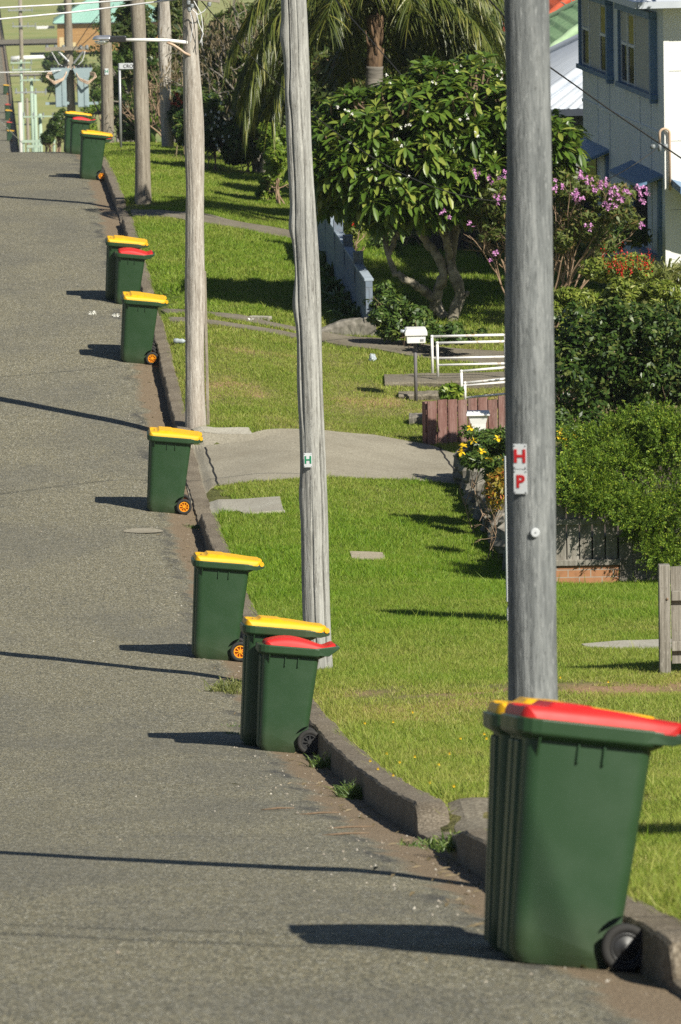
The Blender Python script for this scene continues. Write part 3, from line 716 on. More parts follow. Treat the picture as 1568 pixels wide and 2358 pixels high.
put_bin('y', (168, 353), 'yellow lidded bin at the very crest of the road, furthest of the near row', 0)
for x, y, Y, kd, lb in ((52, 205, 585, 'y', 'tiny yellow lidded bin far down the hill, furthest away of all'), (47, 246, 555, 'r', 'tiny red lidded bin far down the hill'),
                        (52, 268, 545, 'y', 'tiny yellow lidded bin far down the hill just below the tiny red one'), (55, 300, 530, 'r', 'tiny bin far down the hill, second from the white pole foot'),
                        (57, 316, 515, 'y', 'tiny yellow lidded bin far down the hill, nearest to the white pole foot')):
    q = at(x, y, Y); u = q[1]; put_bin(kd, None, lb, 0, back=(-.45, u, 0))

# ------------------------------------------------------------------ power poles
def pole(px, height, rb, rt, lean, m, label, seed, rough=.012, bumps=(), crack=None, na=64, cat='power pole', group='timber power poles along the verge', P=None):
    P = hit(*px) if P is None else P
    root = thing('power_pole', label, cat, P, group)
    nz = 260; rng = np.random.default_rng(seed); t = np.linspace(0, 1, nz); a = np.linspace(0, 2 * math.pi, na, endpoint=False)
    A, Tm = np.meshgrid(a, t); h = Tm * height
    r = rb + (rt - rb) * Tm + .02 * np.exp(-h / .25) * rb / .14
    for k in range(9):
        f, ph, q = rng.uniform(.4, 3.2), rng.uniform(0, 6.3), rng.integers(0, 4)
        r = r + rough * .45 * np.sin(h * f + ph + q * A)
    for k in range(14):
        q = rng.integers(5, 18); r = r + rough * .07 * np.sin(q * A + rng.uniform(0, 6) + .5 * np.sin(h * rng.uniform(.5, 2)))
    for hh, aa, amp, sz in bumps:
        da = np.angle(np.exp(1j * (A - aa))); r = r + amp * np.exp(-((h - hh) / sz) ** 2 - (da / .7) ** 2)
    if crack:
        for aa, h0, h1, dp in crack:
            c = aa + .10 * np.sin(h * 1.3) + .05 * np.sin(h * 4.1); da = np.angle(np.exp(1j * (A - c)))
            r = r - dp * np.exp(-(da / .075) ** 2) * sst(h0, h0 + .2, h) * (1 - sst(h1 - .3, h1, h))
    sx, sy = lean; wob = .02 * np.sin(h * .9 + seed) * (rough / .012)
    V = np.stack([P[0] + r * np.cos(A) + sx * h + wob, P[1] + r * np.sin(A) + sy * h, P[2] - .25 + h * 1.0], -1)
    MB().rings(V, (False, True)).build('pole_shaft', m, root, smooth=True)
    return root, P
def face(P, h, lean, r, ang):      # a spot on a pole's surface
    return np.array([P[0] + lean[0] * h + r * math.cos(ang), P[1] + lean[1] * h + r * math.sin(ang), P[2] - .25 + h])
CAMDIR = -math.pi / 2      # roughly towards the viewer
def text_part(name, s, size, c, ang, m, parent, depth=.002, align='CENTER', bold=0.):
    cu = bpy.data.curves.new(name, 'FONT'); cu.body = s; cu.size = size; cu.align_x = align; cu.align_y = 'CENTER'; cu.extrude = depth; cu.offset = bold
    t = bpy.data.objects.new('tmp_text', cu); COL.objects.link(t); bpy.context.view_layer.update()
    me = bpy.data.meshes.new_from_object(t.evaluated_get(bpy.context.evaluated_depsgraph_get())); bpy.data.objects.remove(t)
    V = np.array([v.co[:] for v in me.vertices]); W = np.stack([V[:, 0], V[:, 2] * -1, V[:, 1]], -1) @ rot_z(ang + math.pi / 2).T + np.asarray(c)
    base = wloc(parent)
    for v, q in zip(me.vertices, W - base): v.co = q
    me.name = name; return finish(me, name, m, parent)
def plate(name, label, c, ang, wd, ht, letter, ink, parent=None, cat='sign plate', roll=0.):
    """thin metal plate facing ang (z axis up), with a letter"""
    root = thing(name, label, cat, c); R = rot_z(ang + math.pi / 2)
    n_ = np.array([math.cos(ang), math.sin(ang), 0])
    MB().box(c, (wd, .004, ht), R).build('plate', M['sign_white'], root, bevel=.0015)
    mb = MB()
    for sx in (-1, 1):
        for sz in (-1, 1):
            q = np.asarray(c) + R @ np.array([sx * wd * .40, 0, sz * ht * .43]) + n_ * .003; mb.ball(q, .0035, 6)
    mb.build('nail', M['ink_black'], root)
    text_part('letter', letter, ht * .72, np.asarray(c) + n_ * .004, ang, ink, root, .0015, bold=.0028)
    return root
r1, P1 = pole((1237, 1980), 9.6, .132, .095, (0.0, 0), M['pole_grey'], 'thick grey timber pole with red H and P plates behind the nearest bin', 3, .005)
P1h = lambda y: (float((at(1237, y, depth(P1)) - P1)[2]) + .25)
def on_pole(P, x, y, rad, lean):
    """point on the pole's skin seen at (x, y)"""
    h = float((at(x, y, depth(P)) - P)[2]) + .25; c = np.array([P[0] + lean[0] * h, P[1] + lean[1] * h, 0])
    dx = float((at(x, y, depth(P)) - np.array([c[0], c[1], 0])) @ r0); dx = max(-rad * .9, min(rad * .9, dx))
    k = -math.sqrt(rad * rad - dx * dx); n_ = (dx * r0 + k * FH) / rad
    return np.array([c[0], c[1], P[2] - .25 + h]) + n_ * rad, math.atan2(n_[1], n_[0])
c, a = on_pole(P1, 1197, 1044, .128, (0, 0)); plate('letter_plate', 'white plate with red letter H, upper of two on the thick grey pole', c + .008 * np.array([math.cos(a), math.sin(a), 0]), a + .2, .070, .128, 'H', M['ink_red'])
c, a = on_pole(P1, 1198, 1102, .128, (0, 0)); plate('letter_plate', 'white plate with red letter P, lower of two on the thick grey pole', c + .008 * np.array([math.cos(a), math.sin(a), 0]), a + .2, .070, .122, 'P', M['ink_red'])
c, a = on_pole(P1, 1230, 1217, .130, (0, 0)); n_ = np.array([math.cos(a), math.sin(a), 0])
t = thing('disc_marker', 'small white round disc nailed to the thick grey pole below the plates', 'disc', c)
MB().cyl(c - n_ * .005, c + n_ * .012, .023, 20).build('disc', M['sign_white'], t, bevel=.003); MB().ball(c + n_ * .012, .004, 6).build('nail', M['ink_black'], t)

L2 = (-.018, 0)
r2, P2 = pole((738, 1541), 9.2, .128, .105, L2, M['pole_silver'], 'silvery split timber pole with knots and a green H plate', 11, .008,
              bumps=((4.45, math.pi * 1.05, .028, .12), (3.72, math.pi * 1.05, .032, .18), (2.95, math.pi, .01, .3), (6.22, math.pi, .03, .14), (4.05, math.pi, -.008, .15), (5.7, -2.0, .025, .15), (5.2, -1.7, .015, .2), (1.9, math.pi, .02, .2)),
              crack=((-1.0, .2, 2.6, .034), (-.66, 1.2, 4.9, .045), (-2.3, 2.5, 7.5, .016), (-1.5, 3.6, 7.8, .012), (-1.9, .3, 1.9, .014)), na=220)
c, a = on_pole(P2, 710, 1055, .128, L2); plate('letter_plate', 'white plate with green letter H on the silvery split pole', c + .012 * np.array([math.cos(a), math.sin(a), 0]), a + .3, .078, .135, 'H', M['ink_green'])
L3 = (.006, 0)
r3, P3 = pole((455, 983), 6.75, .150, .112, L3, M['pole_pale'], 'pale rough timber pole carrying the street lamp, with a conduit down its right side', 23, .010,
              bumps=((2., .2, .012, .3), (3.1, math.pi, .01, .3)), crack=((-1.2, .2, 1.8, .012), (-1.9, 2.2, 5.5, .008)))
mb = MB(); mb.box(face(P3, 1.2, L3, .143, -.15), (.04, .05, 2.5)); mb.build('cable_conduit', M['pole_brown'], r3, bevel=.006)
L4 = (-.008, 0)
r4, P4 = pole((331, 466), 9, .155, .125, L4, M['pole_brown'], 'brown grey timber pole on the lawn beside the track, shaded at its foot', 31, .009, crack=((-1.4, .2, 2., .014),))
r5, P5 = pole((250, 336), 9, .16, .14, (0, 0), M['pole_brown'], 'grey timber pole with a small white H plate at the road crest', 37, .006, P=at(249, 338, 141.5) * [1, 1, 0] + [0, 0, float(lawn(.8, 140.))])
c, a = on_pole(P5, 246, 164, .155, (0, 0)); plate('letter_plate', 'small white plate with letter H on the pole at the road crest', c + .01 * np.array([math.cos(a), math.sin(a), 0]), a + .1, .10, .16, 'H', M['ink_green'])
q = at(388, 342, 134); r5b, P5b = pole(None, 9, .15, .125, (-.012, 0), M['pole_pale'], 'pale timber pole standing back among the shrubs by the far lawn', 41, .012, P=np.array([q[0], q[1], float(lawn(q[0], q[1]))]))
q = at(165, 330, 207); P6 = np.array([q[0], q[1], float(G(q[1])) + .1])
r6, _ = pole(None, float((at(165, -40, 207))[2] - P6[2]), .17, .15, (0, 0), M['pole_brown'], 'timber pole carrying two transformer tanks beyond the crest', 43, .008, P=P6)

# ------------------------------------------------------------------ vegetation builders
def pb(x, y, Y, rx, ry, rd=None):            # an ellipsoid clump given in photo units at Y metres
    s = F / Y; return (at(x, y, Y), (rx / s, rd if rd else (rx + ry) / 2 / s, ry / s))
def shrub(name, label, cat, base, blobs, n, L, W, m, shell=.5, stems=6, stem_m='twig', stem_r=.02, group=None, kind='diamond', up=.5, sub=0, subsize=.3, stem_depth=2, spread=.5, stem_k=.42):
    t = thing(name, label, cat, base, group)
    bl = blobs
    if sub:
        bl = []
        for b in blobs: bl += sub_blobs(b[0], b[1], sub, subsize * min(b[1][0], b[1][2]) * 1.0, .8)
        bl += [(b[0], tuple(.62 * q for q in b[1])) for b in blobs]
    P, D = blob_pts(bl, n, shell)
    P[:, 2] = np.maximum(P[:, 2], base[2] + .02 * RNG.random(n))
    if kind == 'diamond':
        small_leaves('foliage', P, D + RNG.normal(0, .55, (n, 3)) + np.array([0, 0, up]), L * RNG.uniform(.6, 1.25, n), W * RNG.uniform(.6, 1.25, n), M[m], t)
    else:
        leaves('foliage', P, D + RNG.normal(0, .4, (n, 3)) + np.array([0, 0, up * .6]), L * RNG.uniform(.6, 1.25, n), W * RNG.uniform(.7, 1.2, n), M[m], t, st=kind, droop=.3)
    mb = MB(); tips = []
    for k in range(stems):
        b = blobs[k % len(blobs)]; tgt = b[0] + RNG.normal(0, .35, 3) * np.asarray(b[1]); p0 = np.asarray(base) + np.array([RNG.normal(0, .12), RNG.normal(0, .12), -.05])
        d = tgt - p0; Ln = np.linalg.norm(d)
        branchy(mb, p0, d, Ln * stem_k, stem_r, stem_depth, tips, spread, (2, 3), .1, .65, 5, .1, .55)
    mb.build('stem', M[stem_m], t, smooth=True)
    return t, bl
def petals(name, C, r, m, parent, k=5, facing=None, sizes=None):
    C = [np.asarray(c, float) for c in C]
    if sizes or len(C) > 3:      # every cluster (or flower) is a part of its own
        i = 0
        for n_ in (sizes or [1] * len(C)):
            _petals(name, C[i:i + n_], r, m, parent, k, facing); i += n_
        return
    return _petals(name, C, r, m, parent, k, facing)
def _petals(name, C, r, m, parent, k, facing):
    P, D, = [], []
    for c in C:
        f = unit(np.asarray(facing if facing is not None else -FH + np.array([0, 0, .6])) + RNG.normal(0, .35, 3)); a = unit(np.cross(f, RNG.normal(0, 1, 3))); b = np.cross(f, a)
        for j in range(k):
            q = 2 * math.pi * j / k; P.append(c); D.append(a * math.cos(q) + b * math.sin(q) + f * .35)
    return leaves(name, np.array(P), np.array(D), r, r * .42, m, parent, st=((0, .2), (.5, 1), (1, .4)), droop=.1)
def tufts(name, label, cat, spots, n, L, W, m, group=None, lean=.55, droop=.7, base=None):
    t = thing(name, label, cat, spots[0] if base is None else base, group); P, D = [], []
    for s in spots:
        a = RNG.uniform(0, 2 * np.pi, n); q = RNG.normal(0, .05, (n, 2)); e = RNG.uniform(.1, 1, n) * lean * 1.6
        P.append(np.stack([s[0] + q[:, 0], s[1] + q[:, 1], np.full(n, s[2] - .01)], -1)); D.append(np.stack([np.cos(a) * e, np.sin(a) * e, np.ones(n)], -1))
    P, D = np.concatenate(P), np.concatenate(D); k = len(P)
    leaves('foliage', P, D, L * RNG.uniform(.5, 1.15, k), W * RNG.uniform(.7, 1.2, k), m, t, st=((0, .8), (.3, 1), (.6, .8), (.85, .45), (1, .03)), droop=droop, up=unit(RNG.normal(0, 1, (k, 3))))
    return t
def on_lawn(x, u, dz=0.): return np.array([x, u, float(lawn(x, u)) + dz])
def below(P, dz=0.): return on_lawn(P[0], P[1], dz)

# ------------------------------------------------------------------ frangipani
fb_ = hit(1030, 742); fY = depth(fb_)
t = thing('frangipani_tree', 'frangipani tree with knobbly pale trunks and broad glossy leaves beside the white mailbox', 'tree', fb_)
mb = MB(); A_ = lambda x, y, d=0.: at(x, y, fY + d)
def limb(pts, ra, rb, n=10):
    P = resample(np.array(pts), 26); k = len(P); r = np.linspace(ra, rb, k) * (1 + .10 * np.sin(np.arange(k) * 1.7 + ra * 90) + RNG.normal(0, .05, k))
    P = P + RNG.normal(0, .012, P.shape); mb.tube(P, r, n)
limb([A_(1036, 755), A_(1047, 720), A_(1062, 682), A_(1050, 650), A_(1035, 610), A_(1042, 560), A_(1050, 500), A_(1090, 420), A_(1130, 330)], .105, .05)
limb([A_(1003, 722, .3), A_(1003, 690, .2), A_(1012, 660, .1), A_(1024, 625), A_(1008, 585), A_(985, 560), A_(960, 525), A_(945, 480), A_(925, 420)], .10, .05)
limb([A_(1020, 735, .2), A_(1005, 690, .25), A_(975, 668, .1), A_(935, 645), A_(905, 625), A_(893, 590), A_(885, 545), A_(880, 500), A_(860, 420)], .09, .04)
limb([A_(1036, 600), A_(1030, 560, -.2), A_(1010, 510, -.3), A_(1000, 440, -.4), A_(1010, 380)], .07, .04)
limb([A_(940, 490), A_(905, 470, .3), A_(900, 440)], .045, .035); limb([A_(895, 590), A_(915, 540), A_(935, 520)], .05, .03)
limb([A_(1062, 682), A_(1078, 676)], .05, .035); limb([A_(1045, 545), A_(1070, 500, .4), A_(1160, 430, .5), A_(1240, 350, .3)], .06, .035)
trunk = mb.build('trunk', M['bark_pale'], t, smooth=True)
blobs = [pb(770, 360, fY + .3, 90, 120, .9), pb(930, 330, fY, 205, 150, 1.3), pb(1060, 270, fY + .2, 165, 140, 1.3), pb(820, 375, fY - .2, 110, 110, 1.), pb(1235, 330, fY + .1, 95, 75, .8), pb(940, 430, fY - .5, 150, 80, .9), pb(1090, 400, fY, 120, 90, 1.1), pb(1165, 300, fY, 90, 110, 1.), pb(850, 440, fY - .4, 80, 60, .6), pb(885, 480, fY - .7, 50, 45, .35), pb(1000, 450, fY - .2, 120, 60, .8), pb(1275, 345, fY - .2, 66, 80, .7), pb(740, 400, fY + .4, 60, 90, .6)]
P, D = blob_pts(blobs, 1750, .6); mb = MB(); LP, LD, LU = [], [], []
for p, d in zip(P, D):
    ax = unit(d + np.array([0, 0, .55]) + RNG.normal(0, .2, 3)); a = unit(np.cross(ax, [.3, .2, 1.])); b = np.cross(ax, a)
    mb.tube([p - ax * .35 + RNG.normal(0, .05, 3), p - ax * .15, p], [.022, .018, .016], 5, cap=False)
    k = random.randint(9, 13); o_ = random.random() * 6
    for j in range(k):
        q = o_ + j * 2.4; LP.append(p + ax * RNG.uniform(-.06, .03)); LD.append((a * math.cos(q) + b * math.sin(q)) + ax * RNG.uniform(.05, .9))
n = len(LP)
leaves('leaf', np.array(LP), np.array(LD), RNG.uniform(.17, .33, n), RNG.uniform(.034, .05, n), M['leaf_frangi'], t, st=((0, .08), (.12, .2), (.4, .85), (.68, 1), (.9, .6), (1, .03)), droop=.28, fold=.18).name = 'foliage'
mb.build('branch', M['bark_brown'], t, smooth=True)
fc = []
for x, y in ((893, 180), (1005, 183), (1060, 155), (770, 245), (807, 262), (800, 258), (918, 287), (935, 288), (943, 292), (1062, 272), (1070, 280), (1078, 265), (1105, 315), (790, 330), (920, 330), (858, 395), (940, 410), (1150, 180), (1175, 250), (1190, 255), (1270, 345), (1165, 165), (985, 262)):
    c = at(x, y, fY - 1.5)
    for _ in range(random.randint(1, 2)): fc.append(c + RNG.normal(0, .04, 3))
petals('flower', fc, .032, M['pet_white'], t)

# ------------------------------------------------------------------ palm
pY = 104.; pbz = at(853, 640, pY); base = below(pbz)
t = thing('palm_tree', 'palm with long drooping fronds and a ringed grey trunk behind the blue wall', 'tree', base)
top = at(866, 35, pY); ax = top - base; k = 60; tt = np.linspace(0, 1, k)
pts = base + ax * tt[:, None]; r = .18 - .02 * tt + .006 * np.sin(tt * 150) + .05 * np.exp(-tt * 18)
MB().tube(pts[:46], r[:46], 16).build('trunk', M['bark_palm'], t, smooth=True)
mb = MB(); mb.tube(pts[44:], r[44:] * .82 + .02 * np.sin(np.linspace(0, 9, k - 44)), 14)
for j in range(0, 12):
    a = j * 2.4; q = pts[46 + j]; d = np.array([math.cos(a), math.sin(a), 0]); mb.tube([q + d * .11, q + d * .15 + [0, 0, .16], q + d * .18 + [0, 0, .26 + .08 * (j % 3)]], [.045, .028, .008], 5)
mb.build('frond_base', M['fibre'], t, smooth=True)
fr = MB(); LP, LD = [], []; crown = top + np.array([0, 0, .2])
azs = [(-8, .9, 3.3), (172, .75, 3.6), (196, .95, 3.2), (150, .55, 3.3), (15, .45, 3.1), (345, .8, 3.5), (90, .9, 3.), (60, .6, 3.2), (120, .8, 3.), (178, .5, 3.4), (5, .15, 3.4), (40, .25, 3.), (355, 1.2, 2.6), (188, 1.2, 2.8), (160, .35, 3.6), (28, .8, 3.3), (352, .35, 3.5), (12, .62, 3.6), (190, .45, 3.6), (168, .4, 3.5), (140, .2, 3.4), (70, .3, 3.3), (100, .4, 3.2), (205, .7, 3.4), (335, .55, 3.4), (2, -.05, 3.0), (262, 1.15, 2.4), (285, 1.0, 2.6), (240, .95, 2.6), (8, .3, 3.5), (18, .1, 3.4), (-6, .15, 3.6), (30, .5, 3.4), (346, .25, 3.2), (182, .3, 3.7), (166, .55, 3.6), (155, .5, 3.4), (198, .25, 3.3), (80, .1, 3.2), (110, .15, 3.2), (50, .45, 3.4), (130, .45, 3.4)]
for azd, el, Lf in azs:
    a = math.radians(azd); h_ = np.array([math.cos(a), math.sin(a), 0]); p = crown.copy(); d = unit(h_ * math.cos(el) + np.array([0, 0, math.sin(el)])); pl = [p.copy()]
    m_ = 26
    for i in range(m_):
        d = unit(d + np.array([0, 0, -.078 - .0015 * i])); p = p + d * Lf / m_; pl.append(p.copy())
    pl = np.array(pl); fr.tube(pl, np.linspace(.028, .006, m_ + 1), 5)
    sd = unit(np.cross(h_, [0, 0, 1.]))
    for i in range(3, m_):
        for sgn in (-1, 1):
            for q in range(6):
                f = RNG.random(); c = pl[i] * (1 - f) + pl[i + 1] * f; tan = unit(pl[i + 1] - pl[i]); LP.append(c); LD.append(sd * sgn * RNG.uniform(.35, .9) + tan * RNG.uniform(.3, 1.) + np.array([0, 0, RNG.uniform(-.45, .35)]))
fr.build('frond_stalk', M['leaf_olive'], t, smooth=True); n = len(LP)
leaves('frond_leaflets', np.array(LP), np.array(LD), RNG.uniform(.34, .62, n), RNG.uniform(.009, .014, n), M['leaf_palm'], t, st=((0, .6), (.25, 1), (.55, .9), (.8, .6), (1, .05)), droop=.6, fold=.1)

# ------------------------------------------------------------------ trees and shrubs behind
BT = 'trees and shrubs behind the gardens'
for x, y, Y, rx, ry, m, n, lb in ((545, 120, 126, 85, 120, 'leaf_olive', 6500, 'brownish olive tree crown left of the palm, behind the dry branches'), (700, 110, 118, 105, 130, 'leaf_olive', 7000, 'olive green tree showing behind the split silvery pole'),
                                   (850, 150, 112, 100, 120, 'leaf_bush', 6000, 'low bushy tree right behind the palm trunk'), (980, 110, 112, 115, 130, 'leaf_olive', 7000, 'dense olive tree behind the right hand palm fronds'), (1120, 150, 109, 95, 170, 'leaf_olive', 7000, 'olive tree beside the thick grey pole, behind the frangipani'),
                                   (405, 80, 152, 55, 100, 'leaf_olive', 4000, 'tree between the two pale poles at the top of the picture'), (300, 130, 160, 48, 130, 'leaf_mid', 4000, 'green tree behind the street name sign')):
    bs = below(at(x, 330, Y)); shrub('background_tree', lb, 'tree', bs, [pb(x, y, Y, rx, ry), pb(x + 15, y + 110, Y - 1, rx * .8, ry * .7)], int(n * 2), .13, .042, m, sub=10, subsize=.5, stems=5, stem_m='bark_grey', stem_r=.07, group=BT, up=.1)
for x, y, Y, rx, ry, m, n, lb in ((480, 285, 121, 66, 100, 'leaf_dark', 8000, 'dark green shrub with white blossom specks behind the pale lamp pole'), (560, 315, 120.5, 62, 95, 'leaf_dark', 8000, 'dark shrub at the back of the lawn beside the lime green bush'),
                                  (425, 270, 134, 45, 105, 'leaf_dark', 6500, 'dark shrub with orange red flowers just right of the set back pale pole'), (345, 270, 144, 42, 75, 'leaf_mid', 3000, 'bushy shrub left of the set back pale pole'), (300, 265, 148, 38, 80, 'leaf_dark', 3000, 'dark shrub behind the foot of the street name sign'),
                                  (632, 345, 111, 40, 98, 'leaf_lime', 5200, 'tall bright lime green bush left of the split silvery pole'), (618, 430, 112, 30, 40, 'leaf_lime', 3000, 'mid green bush in front of the tall lime green one')):
    bs = below(at(x, y + ry * 1.05, Y)); t, bl = shrub('garden_shrub', lb, 'shrub', bs, [pb(x, y, Y, rx, ry)], int(n * 1.3), .075, .03, m, sub=8, subsize=.5, stems=5, group=BT)
    if 'blossom' in lb: petals('flower', [at(x + q, y + w_, Y - .9) for q, w_ in zip(RNG.normal(20, 22, 22), RNG.normal(10, 28, 22))], .04, M['pet_white'], t)
    if 'orange' in lb: petals('flower', [at(x + q, y + w_, Y - .7) for q, w_ in zip(RNG.normal(-15, 12, 9), RNG.normal(-45, 12, 9))], .06, M['pet_red'], t)
bs = below(at(593, 395, 124)); t = thing('dry_tree', 'half dead tree with a tangle of bare grey branches behind the pale lamp pole', 'tree', bs); mb = MB(); tips = []
for dx_, dz_ in ((-.9, 1.), (-.4, 1.3), (.3, 1.3), (-.7, 1.7)):
    branchy(mb, bs + np.array([0, 0, .3]), np.array([dx_, RNG.normal(0, .3), dz_]), 1.1, .06, 4, tips, .5, (2, 3), .05, .66, 6, .16, .74)
mb.tube([bs - [0, 0, .1], bs + [0, 0, .35]], [.13, .1], 10); mb.build('branch', M['bark_grey'], t, smooth=True)
P = np.array([q[0] for q in tips]); P = np.repeat(P, 12, 0) + RNG.normal(0, .2, (12 * len(P), 3)); n = len(P)
leaves('foliage', P, RNG.normal(0, 1, (n, 3)) - [0, 0, .6], RNG.uniform(.1, .24, n), .014, M['leaf_dry'], t, droop=.5)
# a dry bush on the skyline by the set back pole
bs = below(at(385, 250, 139)); t = thing('dry_tree', 'dry brown bush with wispy bare twigs around the set back pale pole', 'shrub', bs); mb = MB(); tips = []
for k in range(5): branchy(mb, bs, np.array([RNG.normal(-.3, .5), RNG.normal(0, .4), 1.]), .8, .03, 3, tips, .6, (2, 3), .1, .66, 5, .15, .75)
mb.build('branch', M['twig'], t, smooth=True); P = np.repeat(np.array([q[0] for q in tips]), 4, 0); P = P + RNG.normal(0, .14, P.shape); n = len(P)
leaves('foliage', P, RNG.normal(0, 1, (n, 3)), RNG.uniform(.08, .2, n), .012, M['leaf_dry'], t)
# banana leaves
bs = below(at(352, 335, 143)); t = thing('banana_plant', 'banana like plant with broad bright leaves left of the set back pale pole', 'plant', bs); n = 9
a = np.linspace(0, 6.2, n); leaves('broad_leaf', np.tile(bs + [0, 0, .5], (n, 1)), np.stack([np.cos(a) * .8, np.sin(a) * .8, np.full(n, .8)], -1), RNG.uniform(.7, 1.05, n), .13, M['leaf_lime'], t, st=((0, .2), (.2, .8), (.5, 1), (.8, .7), (1, .05)), droop=.5)
MB().tube([bs, bs + [0, 0, .55]], [.08, .06], 8).build('stem', M['leaf_mid'], t, smooth=True)

# ------------------------------------------------------------------ front gardens on the right
Yt = 88.
tb = below(at(1250, 720, Yt)); blobs = [pb(1190, 460, Yt, 130, 75, 1.), pb(1330, 430, Yt, 120, 55, .9), pb(1425, 480, Yt - .5, 65, 65, .6), pb(1100, 480, Yt, 45, 50, .5), pb(1350, 520, Yt - .3, 100, 60, .8), pb(1160, 530, Yt - .3, 70, 40, .6)]
t, bl = shrub('pink_flowering_shrub', 'leggy shrub with pink blossom clusters in front of the blue grey house', 'shrub', tb, blobs, 8500, .066, .022, 'leaf_bush', sub=8, subsize=.42, stems=18, stem_r=.02, stem_depth=3, spread=.38, stem_k=.5)
fc = []; sz_ = []
for x, y, k in ((1340, 405, 7), (1352, 412, 4), (1378, 440, 6), (1388, 425, 4), (1402, 445, 8), (1418, 440, 7), (1432, 455, 9), (1447, 446, 6), (1468, 442, 9), (1482, 436, 5), (1398, 470, 5), (1410, 478, 5), (1380, 425, 5), (1325, 450, 9), (1335, 460, 5), (1480, 460, 3), (1160, 405, 6), (1098, 400, 4), (1130, 415, 3), (1350, 525, 3), (1150, 460, 5), (1020, 490, 3), (1085, 515, 3), (1136, 592, 4), (1230, 520, 3), (1285, 430, 4), (1265, 425, 4), (1480, 520, 3)):
    sz_.append(k)
    for _ in range(k): fc.append(at(x, y, Yt - 1.1) + RNG.normal(0, .05, 3))
petals('flower', fc, .042, M['pet_pink'], t, sizes=sz_)
Yg_ = 70.5
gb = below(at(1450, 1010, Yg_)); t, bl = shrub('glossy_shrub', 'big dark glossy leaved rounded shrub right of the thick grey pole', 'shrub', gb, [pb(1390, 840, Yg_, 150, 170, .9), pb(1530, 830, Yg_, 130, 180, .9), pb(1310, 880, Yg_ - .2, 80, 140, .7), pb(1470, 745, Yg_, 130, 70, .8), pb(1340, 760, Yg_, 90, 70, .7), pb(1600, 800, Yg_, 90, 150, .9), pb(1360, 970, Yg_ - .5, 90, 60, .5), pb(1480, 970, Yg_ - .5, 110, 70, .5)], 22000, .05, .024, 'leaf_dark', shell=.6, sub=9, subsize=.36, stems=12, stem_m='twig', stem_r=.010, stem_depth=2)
t, bl = shrub('lime_hedge', 'yellow green clipped hedge above the dark glossy shrub', 'hedge', below(at(1450, 760, 74)), [pb(1330, 690, 74, 75, 45), pb(1430, 680, 74, 75, 50), pb(1530, 680, 74, 75, 50), pb(1620, 690, 74, 60, 50), pb(1250, 700, 74, 50, 40)], 15000, .05, .016, 'leaf_hedge', sub=7, subsize=.5, stems=10)
sb_ = below(at(1440, 660, 78)); t, bl = shrub('red_salvia', 'leafy plant with red flower spikes above the yellow green hedge', 'plant', sb_, [pb(1440, 620, 78, 70, 40), pb(1380, 620, 78, 50, 30)], 2200, .05, .018, 'leaf_hedge', stems=6)
fc = [at(1430 + RNG.normal(0, 22), 602 + RNG.normal(0, 16), 77.6) for _ in range(26)] + [at(1478 + RNG.normal(0, 16), 606 + RNG.normal(0, 14), 77.6) for _ in range(16)]
for c in fc:
    P = np.tile(c, (8, 1)) + np.stack([RNG.normal(0, .012, 8), RNG.normal(0, .012, 8), np.linspace(-.06, .08, 8)], -1); leaves('flower_spike', P, RNG.normal(0, 1, (8, 3)), .034, .010, M['pet_red'], t)
tufts('strappy_plant', 'pale fountain of long strappy leaves beside the white house wall', 'plant', [at(1500, 660, 81), at(1535, 650, 81), at(1560, 660, 81.4), at(1590, 650, 82)], 70, 1.05, .014, M['leaf_pale'], lean=.5)
Ya = 67.5
t, bl = shrub('yellow_flowering_bush', 'bush with yellow trumpet flowers spilling over the stone retaining wall', 'shrub', below(at(1140, 1110, Ya)), [pb(1110, 1025, Ya, 58, 62, .5), pb(1195, 1010, Ya, 80, 60, .6), pb(1300, 995, Ya, 55, 40, .5), pb(1160, 1085, Ya - .6, 50, 45, .4), pb(1085, 1060, Ya, 30, 30, .3)], 6500, .05, .017, 'leaf_mid', sub=7, subsize=.45, stems=6, stem_r=.01)
petals('flower', [at(x, y, Ya - .75) for x, y in ((1062, 1040), (1066, 1028), (1090, 1015), (1109, 1040), (1127, 1056), (1155, 1055), (1166, 1066), (1289, 1004), (1300, 1016), (1305, 1008), (1321, 1004), (1330, 1012), (1306, 1033), (1332, 1037), (1292, 992), (1318, 1040), (1085, 985), (1146, 1010))], .06, M['pet_yellow'], t)
t, bl = shrub('nandina', 'small yellow and red leaved plant at the end of the stone wall', 'plant', below(at(1145, 1190, 64.6)), [pb(1142, 1130, 64.6, 30, 50, .25), pb(1165, 1110, 64.6, 30, 40, .25)], 1100, .045, .014, 'leaf_nandina', stems=6, stem_r=.006)
Yj = depth(hit(1300, 1346)) + .35; jb = below(at(1480, 1300, Yj))
JB = [pb(1390, 1100, Yj, 100, 62, .5), pb(1500, 1055, Yj + .3, 85, 70, .6), pb(1520, 1200, Yj - .45, 85, 75, .4), pb(1325, 1085, Yj, 60, 60, .5), pb(1475, 1200, Yj - .5, 60, 48, .35), pb(1565, 1000, Yj, 45, 60, .4), pb(1555, 1275, Yj - .6, 45, 36, .3), pb(1350, 1130, Yj - .4, 50, 32, .3), pb(1600, 1130, Yj, 70, 120, .6), pb(1330, 1110, Yj - .2, 55, 40, .4), pb(1425, 1150, Yj - .25, 60, 42, .4), pb(1340, 1035, Yj + .5, 55, 40, .4), pb(1430, 1030, Yj + .5, 65, 45, .4), pb(1500, 985, Yj + .5, 60, 40, .4)]
t = thing('juniper', 'spreading feathery juniper draped over the grey paling fence', 'shrub', jb); bl = []
for b in JB: bl += sub_blobs(b[0], b[1], 8, .20, .5)
P, D = blob_pts(bl, 4600, .75); mb = MB(); LP, LD = [], []
